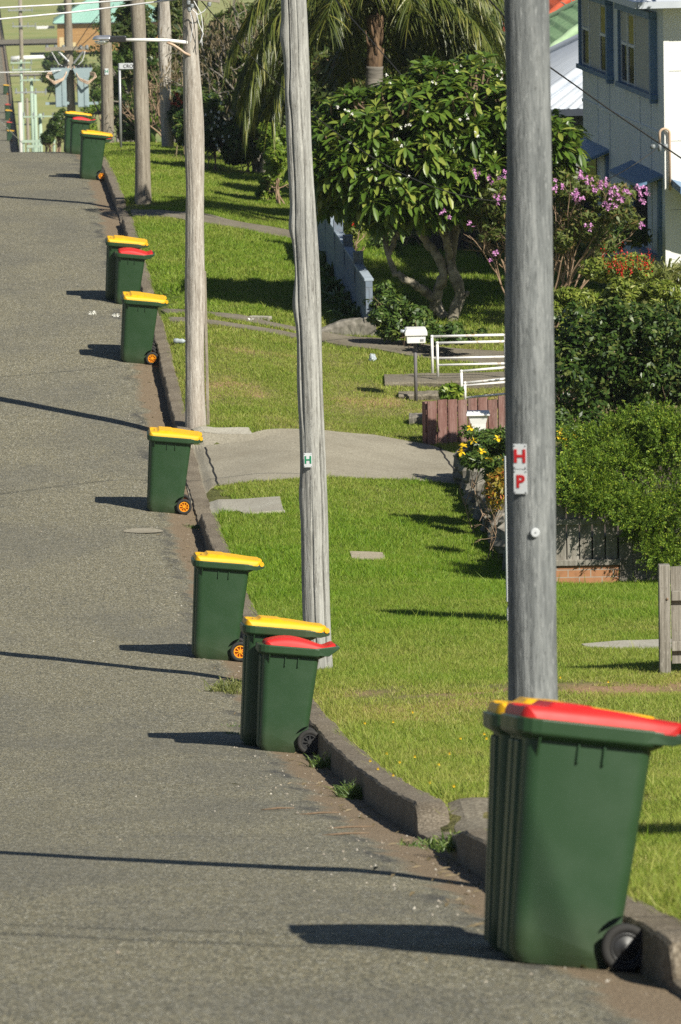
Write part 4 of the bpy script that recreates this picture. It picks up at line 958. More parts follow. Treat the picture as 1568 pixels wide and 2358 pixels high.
for p, d in zip(P, D):
    ax = unit(d * .9 + np.array([-.15, -.3, .12]) + RNG.normal(0, .3, 3)); l = RNG.uniform(.10, .22); sd = unit(np.cross(ax, RNG.normal(0, 1, 3)))
    mb.tube([p, p + ax * l], [.004, .002], 3, cap=False)
    q = RNG.random(26); w_ = RNG.normal(0, .028, 26) * (1.15 - q); nn_ = np.cross(ax, sd)
    LP.append(p + ax * (l * q)[:, None] + sd * w_[:, None] + nn_ * RNG.normal(0, .008, 26)[:, None]); LD.append(nn_ * (1 if nn_[2] > 0 else -1) + RNG.normal(0, .5, (26, 3)))
LP, LD = np.concatenate(LP), np.concatenate(LD); n = len(LP); small_leaves('foliage', LP, LD, RNG.uniform(.012, .026, n), RNG.uniform(.004, .008, n), M['leaf_juniper'], t)
mb.build('twig', M['leaf_mid'], t)
t, bl = shrub('leafy_groundcover', 'mass of small leafy weeds at the foot of the frangipani behind the mailbox', 'plant', below(at(930, 790, 85.6)), [pb(905, 735, 85.8, 50, 55, .5), pb(965, 745, 85.6, 60, 42, .5), pb(1060, 775, 84.5, 60, 28, .4), pb(885, 695, 87, 40, 40, .4), pb(1010, 770, 85, 60, 30, .4)], 7500, .055, .026, 'leaf_mid', sub=7, subsize=.5, stems=6, stem_r=.008)
t, bl = shrub('small_weed', 'clump of leafy weeds under the concrete footbridge', 'plant', below(at(1035, 925, 77.4)), [pb(1038, 903, 77.4, 28, 22, .2)], 420, .06, .03, 'leaf_lime', stems=4)
tufts('clivia', 'dark strappy leaved clumps along the foot of the blue block wall', 'plant', [below(at(757, 640, 95)), below(at(765, 675, 92.5)), below(at(790, 720, 89.5)), below(at(815, 725, 88.3)), below(at(745, 610, 97)), below(at(800, 700, 90.5)), below(at(775, 700, 91))], 52, .85, .026, M['leaf_strap'], lean=.5)
t, bl = shrub('red_flowered_shrub', 'open shrub with a red flower spike behind the blue block wall', 'shrub', below(at(805, 630, 98)), [pb(808, 520, 98, 42, 55), pb(800, 580, 98, 35, 50)], 2300, .06, .02, 'leaf_hedge', sub=6, subsize=.5, stems=7)
P = at(820, 500, 97.2) + np.stack([RNG.normal(0, .02, 60), RNG.normal(0, .02, 60), RNG.uniform(-.14, .12, 60)], -1); leaves('flower_spike', P, RNG.normal(0, 1, (60, 3)), .05, .014, M['pet_red'], t)
t, bl = shrub('small_tree', 'thin stemmed shrub in the shade beside the palm trunk', 'shrub', below(at(870, 660, 100)), [pb(890, 560, 100, 45, 60), pb(950, 540, 101, 60, 55), pb(890, 640, 99, 40, 40)], 2600, .06, .022, 'leaf_mid', sub=6, subsize=.5, stems=8)

t, bl = shrub('added_shade_shrub', 'dense dark bush added behind the pink blossomed shrub to shade the lawn', 'shrub', below(at(1300, 700, 92)), [pb(1200, 540, 90.5, 70, 75, .9), pb(1300, 530, 92, 95, 75, 1.), pb(1400, 545, 93, 75, 60, .9), pb(1240, 470, 91, 60, 60, .7), pb(1130, 560, 94, 40, 50, .6)], 9000, .07, .026, 'leaf_dark', sub=7, subsize=.5, stems=8)  # bush added so its shadow darkens the lawn around the frangipani trunks
for x, y, Y, rx, ry, m, n, lb in ((312, 70, 156, 50, 80, 'leaf_olive', 5000, 'olive tree directly above the street name sign'), (348, 180, 149, 34, 80, 'leaf_dark', 5000, 'dark tree filling the gap left of the set back pale pole'), (418, 190, 146, 34, 70, 'leaf_dark', 4500, 'dark tree in the gap right of the set back pale pole'), (490, 130, 132, 62, 95, 'leaf_olive', 6000, 'olive tree above the dark shrubs by the pale lamp pole'), (600, 190, 121, 52, 95, 'leaf_olive', 5500, 'olive tree between the lime green bush and the palm fronds'), (280, 200, 158, 30, 80, 'leaf_mid', 4000, 'mid green tree right behind the street name blade')):
    bs = below(at(x, 330, Y)); shrub('background_tree', lb, 'tree', bs, [pb(x, y, Y, rx, ry), pb(x + 8, y + 80, Y - 1, rx * .9, ry * .7)], n, .13, .045, m, sub=9, subsize=.5, stems=5, stem_m='bark_grey', stem_r=.07, group=BT, up=.1)
def cam_at(Xc, Yc, z): return np.array([CAM[0], CAM[1], z]) + r0 * Xc + FH * Yc
tb_ = cam_at(8.0, 86.5, 0.); tb_ = on_lawn(tb_[0], tb_[1]); t = thing('added_shade_tree', 'tall tree added beyond the right edge to shade the lawn behind the frangipani', 'tree', tb_); bl = []  # unseen tree, crowns placed to throw shade behind the frangipani
for Xc, Yc, h, r_ in ((6.9, 87.5, 6.8, 1.2), (6.0, 89.2, 7.3, 1.1), (7.4, 86.4, 6.7, 1.2), (5.9, 88.2, 7.4, 1.1), (6.2, 89.9, 7.7, 1.0), (7.2, 88.1, 6.9, 1.2), (6.6, 86.2, 7.2, 1.0)): c = cam_at(Xc, Yc, tb_[2] + h); bl += sub_blobs(c, (r_, r_, r_ * .75), 9, .55, .8)
P, D = blob_pts(bl, 9000, .4); small_leaves('foliage', P, D + [0, 0, .3], .12, .045, M['leaf_mid'], t); mb = MB(); mb.tube([tb_ - [0, 0, .2], tb_ + [0, 0, 3], tb_ + [-.1, 0, 5.6]], [.2, .16, .12], 12); tips = []
for b in bl[::9]: mb.tube([tb_ + [-.1, 0, 5.], (tb_ + [-.1, 0, 5.] + b[0]) / 2 + [0, 0, .2], b[0]], [.08, .06, .03], 7)
mb.build('trunk', M['bark_grey'], t, smooth=True)
sp0 = hit(1520, 1932); stt = on_lawn(sp0[0] + 1.75, sp0[1] - 1.6); t = thing('added_verge_tree', 'young round headed tree added outside the right edge to shadow the verge', 'tree', stt); cc = stt + np.array([0, 0, 2.2])  # tree added out of view to cast the lawn shadow by the nearest bin
P, D = blob_pts(sub_blobs(cc, (.5, .5, .45), 14, .22), 2600, .5); small_leaves('foliage', P, D + [0, 0, .4], .05, .02, M['leaf_mid'], t); mb = MB(); tips = []; mb.tube([stt - [0, 0, .1], stt + [0, 0, 1.2]], [.035, .028], 8); branchy(mb, stt + [0, 0, 1.2], [0, 0, 1.], .6, .028, 2, tips); mb.build('trunk', M['bark_brown'], t, smooth=True)

# ------------------------------------------------------------------ weeds in the gutter and on the road
WG = 'grass weeds growing along the kerb'
def weed(px, n, L, m, lab, sp=.06, road_=True, W=.004):
    P = hit(*px); t = tufts('grass_weed', lab, 'weed', [P + np.r_[RNG.normal(0, sp, 2), 0] for _ in range(6)], n, L, W, M[m], WG, lean=.6, droop=.45, base=P)
    return t
weed((514, 1592), 55, .22, 'leaf_pale', 'straw coloured grass tuft growing on the road edge behind the domed red lidded bin', .10)
weed((752, 1770), 22, .26, 'leaf_strap', 'green grass tuft against the kerb just right of the black wheeled bin pair', .05)
weed((818, 1838), 30, .26, 'leaf_strap', 'bushier green grass tuft in the gutter, below the smaller kerb tuft', .06)
weed((990, 1952), 40, .09, 'leaf_strap', 'low green grass patch in the gap between two kerb lengths', .12)
weed((1040, 1945), 40, .10, 'leaf_strap', 'dark low grass against the nearer kerb end beside the nearest bin', .09)
weed((540, 1672), 12, .05, 'leaf_strap', 'tiny flat weed on the road left of the bin pair', .05)
weed((548, 1690), 9, .05, 'leaf_strap', 'smallest weed on the road, just below another, left of the bin pair', .04)
weed((452, 1215), 20, .10, 'leaf_strap', 'small weed at the kerb end below the bin beside the driveway', .05)

# ------------------------------------------------------------------ fences, walls, mailbox, railings
def palings(mb, A, Bp, top, wd=.14, gap=.012, th=.02, jit=.015, drop=0., seed=1):
    rng = np.random.default_rng(seed); A, Bp = np.asarray(A, float), np.asarray(Bp, float); L = np.linalg.norm((Bp - A)[:2]); d = (Bp - A) / L; n = int(L / (wd + gap)); wd = L / n - gap; ang = math.atan2(d[1], d[0]); R = rot_z(ang)
    for i in range(n):
        c = A + d * (i + .5) * (wd + gap); h = top + rng.normal(0, jit)
        tl = rng.normal(0, .006); Rr = R @ np.array(((math.cos(tl), 0, math.sin(tl)), (0, 1, 0), (-math.sin(tl), 0, math.cos(tl))))
        mb.box(c + [0, 0, h / 2 - drop / 2], (wd * rng.uniform(.94, 1.0), th * rng.uniform(.85, 1.15), h + drop), Rr)
    return R, n
# brown paling fence
A = hit(984, 1026); Bp = below(at(1330, 985, depth(A) + 1.15)); t = thing('brown_fence', 'low brown painted paling fence with peeling boards beside the driveway', 'fence', A)
mb = MB(); R, n = palings(mb, A + [0, 0, .02], Bp + [0, 0, .02], .60, .140, .014, .022, .016, .05); mb.build('palings', M['fence_brown'], t)
d = unit(Bp - A); nrm = np.array([-d[1], d[0], 0]); mb = MB(); L = np.linalg.norm(Bp - A); mid = (A + Bp) / 2
for h in (.15, .48): mb.box(mid + nrm * .04 + [0, 0, h], (L, .04, .07), R)
mb.build('rail', M['fence_brown'], t); mb = MB()
for q in (.02, .98): mb.box(A + (Bp - A) * q + nrm * .10 + [0, 0, .3], (.09, .09, .62), R)
mb.build('post', M['fence_brown'], t)
# letterbox on it
Yl = depth(A) - .9; s = F / Yl; c0 = at(1101, 965, Yl); t = thing('letterbox', 'white flared letterbox with a flat lid in front of the brown fence', 'letterbox', c0); R = rot_z(-.08)
mb = MB(); w0, w1, hh = .10, .135, .085
ring = lambda w_, d_, z_: [tuple(c0 + R @ np.array(q)) for q in ((-w_, -d_, z_), (w_, -d_, z_), (w_, d_, z_), (-w_, d_, z_))]
mb.rings([ring(w0, .07, -.17), ring(w0 + .005, .08, -.06), ring(w1, .1, .06)]); mb.build('box', M['white'], t, bevel=.004)
mb = MB(); mb.rings([ring(.165, .13, .06), ring(.165, .13, .075), ring(.15, .07, .115), ring(.15, .0, .12)]); mb.build('lid', M['white'], t, bevel=.004)
MB().box(c0 + [0, 0, -.42], (.06, .06, .5)).build('post', M['steel_grey'], t)
# white mailbox on a post
mbp = hit(958, 925); Ym = depth(mbp); t = thing('mailbox', 'white mailbox with rounded lid and a rolled paper, on a slim grey post', 'mailbox', mbp); s = F / Ym
top_z = float(at(958, 770, Ym)[2]); MB().tube([mbp - [0, 0, .1], [mbp[0], mbp[1], top_z]], .026, 12).build('post', M['steel_grey'], t, smooth=True)
cb = at(957, 772, Ym); R = rot_z(-TH * .5); wv, dv = .155, .17
ring = lambda y_, pts: [tuple(cb + R @ np.array((px_, y_, pz_))) for px_, pz_ in pts]
low = [(-.135, -.10), (.135, -.10), (.14, .03), (-.14, .03)]
mb = MB(); mb.rings([ring(-dv, low), ring(dv, low)]); mb.build('box', M['white'], t, bevel=.006)
lidp = [(-.165, .012), (.165, .012), (.165, .06), (.155, .095), (.13, .108), (-.13, .108), (-.155, .095), (-.165, .06)]
mb = MB(); mb.rings([ring(-dv - .02, lidp), ring(dv + .01, lidp)]); mb.build('lid', M['white'], t, bevel=.006)
mb = MB(); mb.box(cb + R @ np.array((.085, -dv - .004, -.055)), (.05, .006, .03), R); mb.build('number_plate', M['galv'], t)
mb = MB(); mb.tube([cb + [-.14, -.02, .055], cb + [-.225, -.02, .07]], .026, 12); pr = mb.build('rolled_paper', M['film'], None, smooth=True, loc=cb + [-.18, -.02, .06])
for v_ in pr.data.vertices: v_.co = np.array(v_.co) - (cb + [-.18, -.02, .06]) if np.linalg.norm(v_.co) > 2 else v_.co
tag(pr, 'rolled paper in clear plastic sticking out of the side of the white mailbox', 'newspaper')
# concrete footbridge, steps and railings
Yp = depth(hit(1010, 897)); 
def deck(name, label, cat, x0, x1, yf, yn, Yn, dep, th_, m):
    a, b = at(x0, yn, Yn), at(x1, yn, Yn + .0); a[2] = b[2] = (a[2] + b[2]) / 2; t = thing(name, label, cat, a); mb = MB(); d = unit(b - a); R = rot_z(math.atan2(d[1], d[0])); L = np.linalg.norm(b - a)
    c = (a + b) / 2 + R @ np.array([0, dep / 2, -th_ / 2]); n = 12; top = []
    for i in range(n + 1):
        row = []
        for z_, y_ in ((-th_, -dep / 2 + .03), (-.03, -dep / 2 + .005), (0, -dep / 2 + .03), (0, dep / 2), (-th_, dep / 2)):
            row.append(c + R @ np.array([-L / 2 + L * i / n, y_ + RNG.normal(0, .006), z_ + th_ / 2 + RNG.normal(0, .004)]))
        top.append(row)
    mb.rings(top); mb.build('slab', m, t); return t, a, b, R
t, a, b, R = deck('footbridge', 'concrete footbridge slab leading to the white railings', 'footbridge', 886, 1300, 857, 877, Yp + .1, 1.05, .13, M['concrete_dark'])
mb = MB(); mb.box((a + b) / 2 + R @ np.array([-.85, .35, -.24]), (.5, .5, .26), R); mb.box((a + b) / 2 + R @ np.array([.7, .35, -.24]), (.5, .5, .26), R); mb.build('support', M['concrete_dark'], t)
deck('concrete_step', 'low concrete kerb block below the footbridge, right of the mailbox post', 'step', 918, 1020, 903, 908, depth(hit(970, 922)), .4, .12, M['concrete_dark'])
deck('concrete_block', 'squat weathered concrete block at the end of the brown fence', 'block', 942, 988, 945, 958, depth(hit(960, 980)), .35, .17, M['stone'])
def railing(label, xp, ytop, ybase, x1, ytop1, Y, rails, ends=True):
    p = at(xp, ybase, Y); t = thing('railing', label, 'railing', p, 'white pipe railings beside the footbridge'); up = lambda x, y: at(x, y, Y)
    H = float(up(xp, ytop)[2]); mb = MB(); pt = np.array([p[0], p[1], H]); mb.tube([p, pt], .021, 10); mb.ball(pt, .028, 8)
    e = up(x1, ytop1); dirn = e - pt; mb.build('post', M['white_rust'], t, smooth=True)
    mb2 = MB(); q = pt + dirn * .985; mb2.tube([q, [q[0], q[1], p[2] - .05]], .021, 10); mb2.build('post', M['white_rust'], t, smooth=True)
    for k in rails:
        r_ = MB(); o_ = np.array([0, 0, -k]); r_.tube([pt + o_ - dirn * .012, pt + o_ + dirn], .020 if k == 0 else .017, 10); r_.build('rail', M['white_rust'], t, smooth=True)
railing('far white pipe railing of the footbridge, furthest of four', 996, 775, 864, 1166, 771, Yp + 1.1, (0, .335))
railing('second white pipe railing, on the near edge of the footbridge', 1008, 790, 868, 1174, 786, Yp + .35, (0, .335))
RB = ((1063, 855, 912, 1180, 845, 'third white pipe railing, below the footbridge and behind the brown fence'), (1071, 882, 925, 1190, 870, 'lowest white pipe railing, just behind the brown fence top'))
for i, (xp, yt, yb, x1, yt1, lb) in enumerate(RB): railing(lb, xp, yt, yb, x1, yt1, Yp - .9 - .5 * i, (0, .22))
# blue block wall stepping along the garden front
N0 = hit(852, 776); t = thing('block_wall', 'stepped pale blue block garden wall with a rendered end pier', 'wall', N0); z0 = N0[2]; wx = N0[0]
H0 = float(at(850, 645, depth(N0))[2]) - z0; mb = MB(); cap = MB()
L_ = 12.5; segs = 5
for i in range(segs):
    ua, ub = N0[1] + i * L_ / segs, N0[1] + (i + 1) * L_ / segs; zt = z0 + H0 + .03 * i - .02; zb = z0 - .3
    mb.box((wx - .004 * i, (ua + ub) / 2, (zt + zb) / 2), (.11 + .002 * (i % 2), ub - ua - .004, zt - zb))
    for j in range(6): cap.box((wx, ua + (j + .5) * (ub - ua) / 6, zt + .022), (.15, (ub - ua) / 6 - .012, .04))
    if i: mb.box((wx, ua, zt - .05), (.16, .2, zt * 0 + .5))
mb.build('blockwork', M['block_wall'], t); cap.build('coping', M['block_blue'], t, bevel=.006)
MB().box((wx + .0, N0[1] + .02, z0 + .14), (.2, .2, .36)).build('pier_base', M['stone'], t, bevel=.02)
q = below(at(738, 520, depth(N0) + 12.5)); MB().box((wx - .05, N0[1] + 12.7, z0 + .62), (.26, .26, 1.28)).build('end_pier', M['block_blue'], t, bevel=.01)
MB().box((wx - .05, N0[1] + 12.7, z0 + 1.30), (.34, .34, .08)).build('pier_cap', M['gutter_dark'], t, bevel=.008)
# rough concrete kerb stone in front of it
c = hit(788, 772); t = thing('kerb_stone', 'sloping rough concrete edging block at the foot of the blue wall', 'block', c); mb = MB(); n = 14; rr_ = []
for i in range(n):
    q = i / (n - 1); x_ = -.36 + .72 * q; hh = .10 + .16 * math.sin(min(1, q * 1.25) * 1.6); w_ = RNG.normal(0, .006, 6)
    rr_.append([c + np.array([x_, y_ + w_[k], z_ + w_[k]]) for k, (y_, z_) in enumerate(((-.12, -.08), (-.11, hh * .7), (-.06, hh), (.12, hh * 1.02), (.16, hh * .7), (.16, -.08)))])
mb.rings(rr_); mb.build('block', M['stone'], t, smooth=False, bevel=.01)
# timber fences seen behind the trees
def plain_fence(label, xa, xb, Y, ybase, ytop, m, wd=.12):
    a, b = below(at(xa, ybase, Y)), below(at(xb, ybase, Y)); t = thing('timber_fence', label, 'fence', a); h = float(at((xa + xb) / 2, ytop, Y)[2]) - a[2]; mb = MB(); R, n = palings(mb, a, b, h, wd, .006, .018, .012, .1)
    mb.build('palings', m, t); mb = MB(); L = np.linalg.norm(b - a)
    for k in (.2, .8): mb.box((a + b) / 2 + [0, .04, h * k], (L, .04, .08), R)
    mb.build('rail', m, t)
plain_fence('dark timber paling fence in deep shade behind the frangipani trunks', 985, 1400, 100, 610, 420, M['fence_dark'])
plain_fence('light brown timber fence glimpsed right of the split pole', 700, 840, 108, 540, 448, M['fence_grey'])
# rock retaining wall and the bed behind it
bp = [hit(*q) for q in ((1050, 1105), (1064, 1135), (1088, 1180), (1112, 1215), (1136, 1258), (1160, 1300), (1190, 1340), (1225, 1352))]
bp = resample(bp, 26); bp = bp[[depth(q_) > depth(hit(1300, 1346)) + .9 for q_ in bp]]; t = thing('stone_wall', 'low rough stone retaining wall in shade along the lawn below the yellow flowered bush', 'wall', bp[8]); mb = MB()
for i, p in enumerate(bp):
    for lvl in range(2):
        r_ = .17 * RNG.uniform(.85, 1.2); n = 10; m_ = 7; sc_ = (RNG.uniform(.8, 1.1), RNG.uniform(.9, 1.5), RNG.uniform(.8, 1.1)); ph = RNG.uniform(0, 6, 3); cc = p + np.array([.12 + .05 * lvl + RNG.normal(0, .03), RNG.normal(0, .05), .08 + .22 * lvl]); RR = []
        for a in range(1, m_):
            th_ = math.pi * a / m_; RR.append([cc + np.array(sc_) * r_ * (1 + .16 * math.sin(3 * f + ph[0]) + .12 * math.sin(5 * th_ + ph[1] + f)) * np.array((math.sin(th_) * math.cos(f), math.sin(th_) * math.sin(f), -math.cos(th_))) for f in np.linspace(0, 2 * math.pi, n, endpoint=False)])
        mb.rings(RR)
mb.build('stones', M['stone'], t)
g = []
for p in bp: g.append([p + np.array([dx_, 0, .0 + hz]) for dx_, hz in ((.22, -.1), (.24, .36), (.6, .42), (1.6, .45), (6., .45), (6.2, -.3))])
tag(MB().sheet(np.array(g)).build('garden_bed', M['soil_red'], loc=bp[8]), kind='structure')
# grey paling fence on a brick base
Pf = hit(1300, 1346); Yf = depth(Pf); fx = lambda x: at(x, 1346, Yf); zf = Pf[2]; zz = lambda y: float(at(1350, y, Yf)[2])
a, b = fx(1188), fx(1424); c2 = fx(1680); base = np.array([fx(1300)[0], fx(1300)[1], zf])
t = thing('paling_fence', 'weathered grey paling fence on an orange brick base, under the juniper', 'fence', base)
for P_ in (a, b, c2): P_[2] = 0
d = unit(c2 - a); R = rot_z(math.atan2(d[1], d[0])); nr = np.array([d[1], -d[0], 0])
mb = MB(); pa = a + [0, 0, zz(1288)]; pb_ = b + [0, 0, zz(1288)]; palings(mb, pa, pb_, zz(1165) - zz(1288), .125, .012, .02, .01, 0, 3)
qa = b + d * .01 + [0, 0, zz(1341)]; qb = c2 + [0, 0, zz(1341)]; palings(mb, qa, qb, zz(1195) - zz(1341), .15, .006, .02, .012, 0, 4); mb.build('palings', M['fence_grey'], t)
mb = MB()
mb.box((a + b) / 2 + nr * .03 + [0, 0, zz(1294)], (np.linalg.norm(b - a) + .05, .07, zz(1288) - zz(1301)), R); mb.box((a + b) / 2 + nr * .025 + [0, 0, zz(1200)], (np.linalg.norm(b - a), .05, .07), R); mb.build('rail', M['fence_grey'], t, bevel=.006)
mb = MB(); mb.box((a + b) / 2 - nr * .02 + [0, 0, (zz(1302) + zf - .25) / 2], (np.linalg.norm(b - a), .11, zz(1302) - zf + .25), R)
mb.box((b + c2) / 2 - nr * .02 + [0, 0, (zz(1342) + zf - .25) / 2], (np.linalg.norm(c2 - b) - .004, .11, zz(1342) - zf + .25), R); br = mb.build('brick_base', M['brick'], t)
# weathered gate panel at the right edge
Pg = hit(1534, 1550); Yq = depth(Pg); s = F / Yq; t = thing('timber_gate', 'weathered grey timber gate panel with a bolted post at the right edge', 'gate', Pg); zg = lambda y: float(at(1534, y, Yq)[2]) - Pg[2]
gx = lambda x: (x - 1534) / s
R = rot_z(-.03); O = lambda x, y, z: Pg + R @ np.array((x, y, z))
MB().box(O(gx(1531), 0, zg(1302) / 2), (gx(1545) - gx(1519), .1, zg(1302) + .02), R).build('post', M['fence_grey'], t, bevel=.006)
mb = MB(); palings(mb, O(gx(1547), .055, .08), O(gx(1800), .055, .08), zg(1306) - .08, .145, .006, .02, .006, 0, 5); mb.build('palings', M['fence_grey'], t)
mb = MB()
for y0_, y1_ in ((1362, 1384), (1478, 1500)): mb.box(O(gx(1675), .02, (zg(y0_) + zg(y1_)) / 2), (gx(1800) - gx(1546), .045, zg(y0_) - zg(y1_)), R)
mb.build('rail', M['fence_grey'], t, bevel=.005)
MB().ball(O(gx(1537), -.052, zg(1377)), .013, 8).build('bolt', M['bark_brown'], t)
# sale board behind the thick pole
Ps = hit(1171, 1440); Ys = depth(Ps); t = thing('sign_board', 'white sign board with blue edging half hidden behind the thick grey pole', 'sign board', Ps); s = F / Ys; zs_ = lambda y: float(at(1178, y, Ys)[2]) - Ps[2]
R = rot_z(.25); O = lambda x, y, z: Ps + R @ np.array((x, y, z)); bw = .5
MB().box(O(-.02 + bw / 2, 0, (zs_(1050) + zs_(1385)) / 2), (bw, .03, zs_(1050) - zs_(1385)), R).build('board', M['sign_white'], t, bevel=.003)
mb = MB(); mb.box(O(.035, -.018, (zs_(1070) + zs_(1365)) / 2), (.022, .006, zs_(1070) - zs_(1365)), R); mb.box(O(.23, -.018, zs_(1367)), (.37, .006, .022), R); mb.build('border_line', M['trim_blue'], t)
mb = MB(); w_, z1, z2 = .028, zs_(1428), zs_(1402)
mb.add([O(x_, y_, z_) for y_ in (-.03, .0) for x_, z_ in ((-.02, z1), (.04, z1), (.04, z2), (.01, zs_(1390)), (-.02, z2))], [(0, 1, 2, 3, 4), (9, 8, 7, 6, 5), (0, 5, 6, 1), (1, 6, 7, 2), (2, 7, 8, 3), (3, 8, 9, 4), (4, 9, 5, 0)]); mb.build('stake', M['white'], t)
MB().box(O(.2, .03, zs_(1200) / 2), (.05, .03, zs_(1200) + .2), R).build('post', M['steel_grey'], t)
# terracotta planter by the board
Pq = hit(1160, 1232); t = thing('planter_box', 'small brown planter box with a white edge at the left of the white sign board', 'planter', Pq); MB().box(Pq + [.02, 0, .1], (.13, .13, .2)).build('box', M['fence_brown'], t, bevel=.006); MB().box(Pq + [-.06, -.02, .205], (.08, .05, .02)).build('edge', M['white'], t)

# ------------------------------------------------------------------ houses
ah = math.radians(6.6); Ah = -math.sin(ah) * r0 + math.cos(ah) * FH; Bh = math.cos(ah) * r0 + math.sin(ah) * FH
C0 = at(1533, 300, 92); C0[2] = 0; zc = float(at(1533, 8, 92)[2]); hb = np.array([C0[0], C0[1], float(lawn(C0[0], C0[1])) - .2])
hs_ = thing('blue_trim_house', 'tall white weatherboard house with blue window frames, its side wall in shade', 'house', hb)
Lh = 8.7; nl = -Bh      # outward normal of the side wall
def wl(x, y):           # photo point on the side wall -> (distance along, height)
    d = ray(x, y); k = ((C0 - CAM) @ nl) / (d @ nl); p = CAM + d * k; return float((p - C0) @ Ah), float(p[2])
def W(a, z, o=0.): return C0 + Ah * a + nl * o + np.array([0, 0, z])
Rw = np.stack([Ah, nl, [0, 0, 1.]], 1)
def wbox(mb, a0, a1, z0_, z1_, o0, o1): mb.box(W((a0 + a1) / 2, (z0_ + z1_) / 2, (o0 + o1) / 2), (abs(a1 - a0), abs(o1 - o0), abs(z1_ - z0_)), Rw)
mb = MB(); q = [C0, C0 + Ah * Lh, C0 + Ah * Lh + Bh * 9, C0 + Bh * 9]
mb.rings([[p + [0, 0, hb[2] - .3] for p in q][::-1], [p + [0, 0, zc] for p in q][::-1]])
mb.build('wall', M['wall_blue'], hs_)
mb = MB(); cfr = lambda b0, b1, z0_, z1_, o0, o1: mb.box(C0 + Bh * (b0 + b1) / 2 - Ah * (o0 + o1) / 2 + [0, 0, (z0_ + z1_) / 2], (abs(b1 - b0), abs(o1 - o0), abs(z1_ - z0_)), np.stack([Bh, -Ah, [0, 0, 1.]], 1))
zs3 = [hb[2], float(at(1550, 483, 92)[2]), float(at(1550, 325, 92)[2]), float(at(1550, 164, 92)[2]), zc]
for i in range(4): cfr(.06, 9, zs3[i] + .006, zs3[i + 1] - .006, .002, .022)
cfr(-.03, .06, hb[2], zc, -.03, .03); mb.build('front_cladding', M['wall_white'], hs_)
mb = MB()
for x in (1378, 1405, 1475, 1500): 
    a_, _ = wl(x, 300); wbox(mb, a_ - .025, a_ + .025, hb[2], float(wl(x, 150 + (x - 1345) * .45)[1]) - .1, 0.001, .018)
a0_, z0_ = wl(1352, 232); a1_, z1_ = wl(1525, 312); wbox(mb, a1_, Lh - .01, (z0_ + z1_) / 2 - .03, (z0_ + z1_) / 2 + .03, .001, .022); mb.build('batten', M['wall_blue'], hs_)
def house_window(xl, xr_, yb_l, yb_r, ztop, panes):
    aL, zL = wl(xl, yb_l); aR, zR = wl(xr_, yb_r); zb = (zL + zR) / 2; f = MB(); t_ = .09
    wbox(f, aL, aL - t_, zb, ztop, .0, .09); wbox(f, aR, aR + t_ * 1.6, zb - .12, ztop, .0, .12); wbox(f, aL + .05, aR - .05, zb - .05, zb + .03, .0, .13); wbox(f, aL, aR, ztop - .02, ztop + .10, .0, .14)
    fr_ = f.build('window', M['trim_blue'], hs_); wbk = MB(); x0_ = aL - t_; x1_ = aR + t_ * 1.6; Lw = x0_ - x1_
    wbox(wbk, x0_, x1_, zb + .03, ztop - .02, .002, .02); wbk.build('panel', M['blind'], fr_)
    for f0, f1, up_ in panes:
        gl, cu, sa = MB(), MB(), MB()
        p0, p1 = x0_ - Lw * f0, x0_ - Lw * f1; zm = zb + .52 * (ztop - zb)
        wbox(gl, p0 - .03, p1 + .03, zb + .07, zm, .021, .028)
        if up_: wbox(cu, p0 - .05, p1 + .05, zm + .06, ztop - .1, .021, .026)
        for e in (p0, p1): wbox(sa, e - .02, e + .02, zb + .03, ztop - .02, .02, .045)
        wbox(sa, p0 - .02, p1 + .02, zm, zm + .05, .021, .043)
        gl.build('pane', M['glass_dark'], fr_); sa.build('sash', M['white'], fr_)
        if cu.n: cu.build('curtain', M['curtain'], fr_)
z2t = wl(1434, 17)[1]
house_window(1434, 1514, 190, 223, z2t, ((.0, .19, 0), (.22, .42, 1), (.88, 1., 0)))
house_window(1343, 1413, 150, 177, z2t, ((.02, .27, 0), (.66, .98, 1)))
def hood(xl, xr_, yl, yr_, drop_px):
    aL, zL = wl(xl, yl); aR, zR = wl(xr_, yr_); z_ = (zL + zR) / 2; mb = MB()
    mb.add([W(aL, z_ + .12, .0), W(aR, z_ + .12, .0), W(aR, z_ - .05, .42), W(aL, z_ - .05, .42), W(aL, z_ + .07, .0), W(aR, z_ + .07, .0), W(aR, z_ - .1, .42), W(aL, z_ - .1, .42)], [(0, 1, 2, 3), (7, 6, 5, 4), (2, 6, 7, 3), (0, 3, 7, 4), (1, 5, 6, 2)])
    mb.build('window_hood', M['trim_blue'], hs_); f = MB(); wbox(f, aL - .1, aL - .2, z_ - 1.3, z_, .0, .06); wbox(f, aR + .1, aR + .25, z_ - 1.3, z_, .0, .06); wbox(f, aL - .1, aR + .1, z_ - 1.36, z_ - 1.3, 0, .1); f.build('window_frame', M['trim_blue'], hs_)
    g = MB(); wbox(g, aL - .3, (aL + aR) / 2, z_ - 1.25, z_ - .1, .004, .02); g.build('window_pane', M['glass_dark'], hs_)
hood(1346, 1404, 331, 360, 40); hood(1455, 1526, 384, 418, 40)
mb = MB(); qz = zc - .02; ov = .55; e4 = [C0 - Ah * ov - Bh * ov, C0 + Ah * (Lh + ov) - Bh * ov, C0 + Ah * (Lh + ov) + Bh * (9 + ov), C0 - Ah * ov + Bh * (9 + ov)]
cc = sum(e4) / 4; rg = [C0 + Ah * Lh * .42 + Bh * 3.2 + [0, 0, qz + 1.9], C0 + Ah * Lh * .58 + Bh * 5.8 + [0, 0, qz + 1.9]]
E4 = [p + [0, 0, qz] for p in e4]; mb.add(E4 + rg + [p + [0, 0, qz - .03] for p in e4], [(0, 4, 1), (1, 4, 5, 2), (2, 5, 3), (3, 5, 4, 0), (9, 8, 7, 6)]); mb.build('roof', M['corr'], hs_)
mb = MB(); 
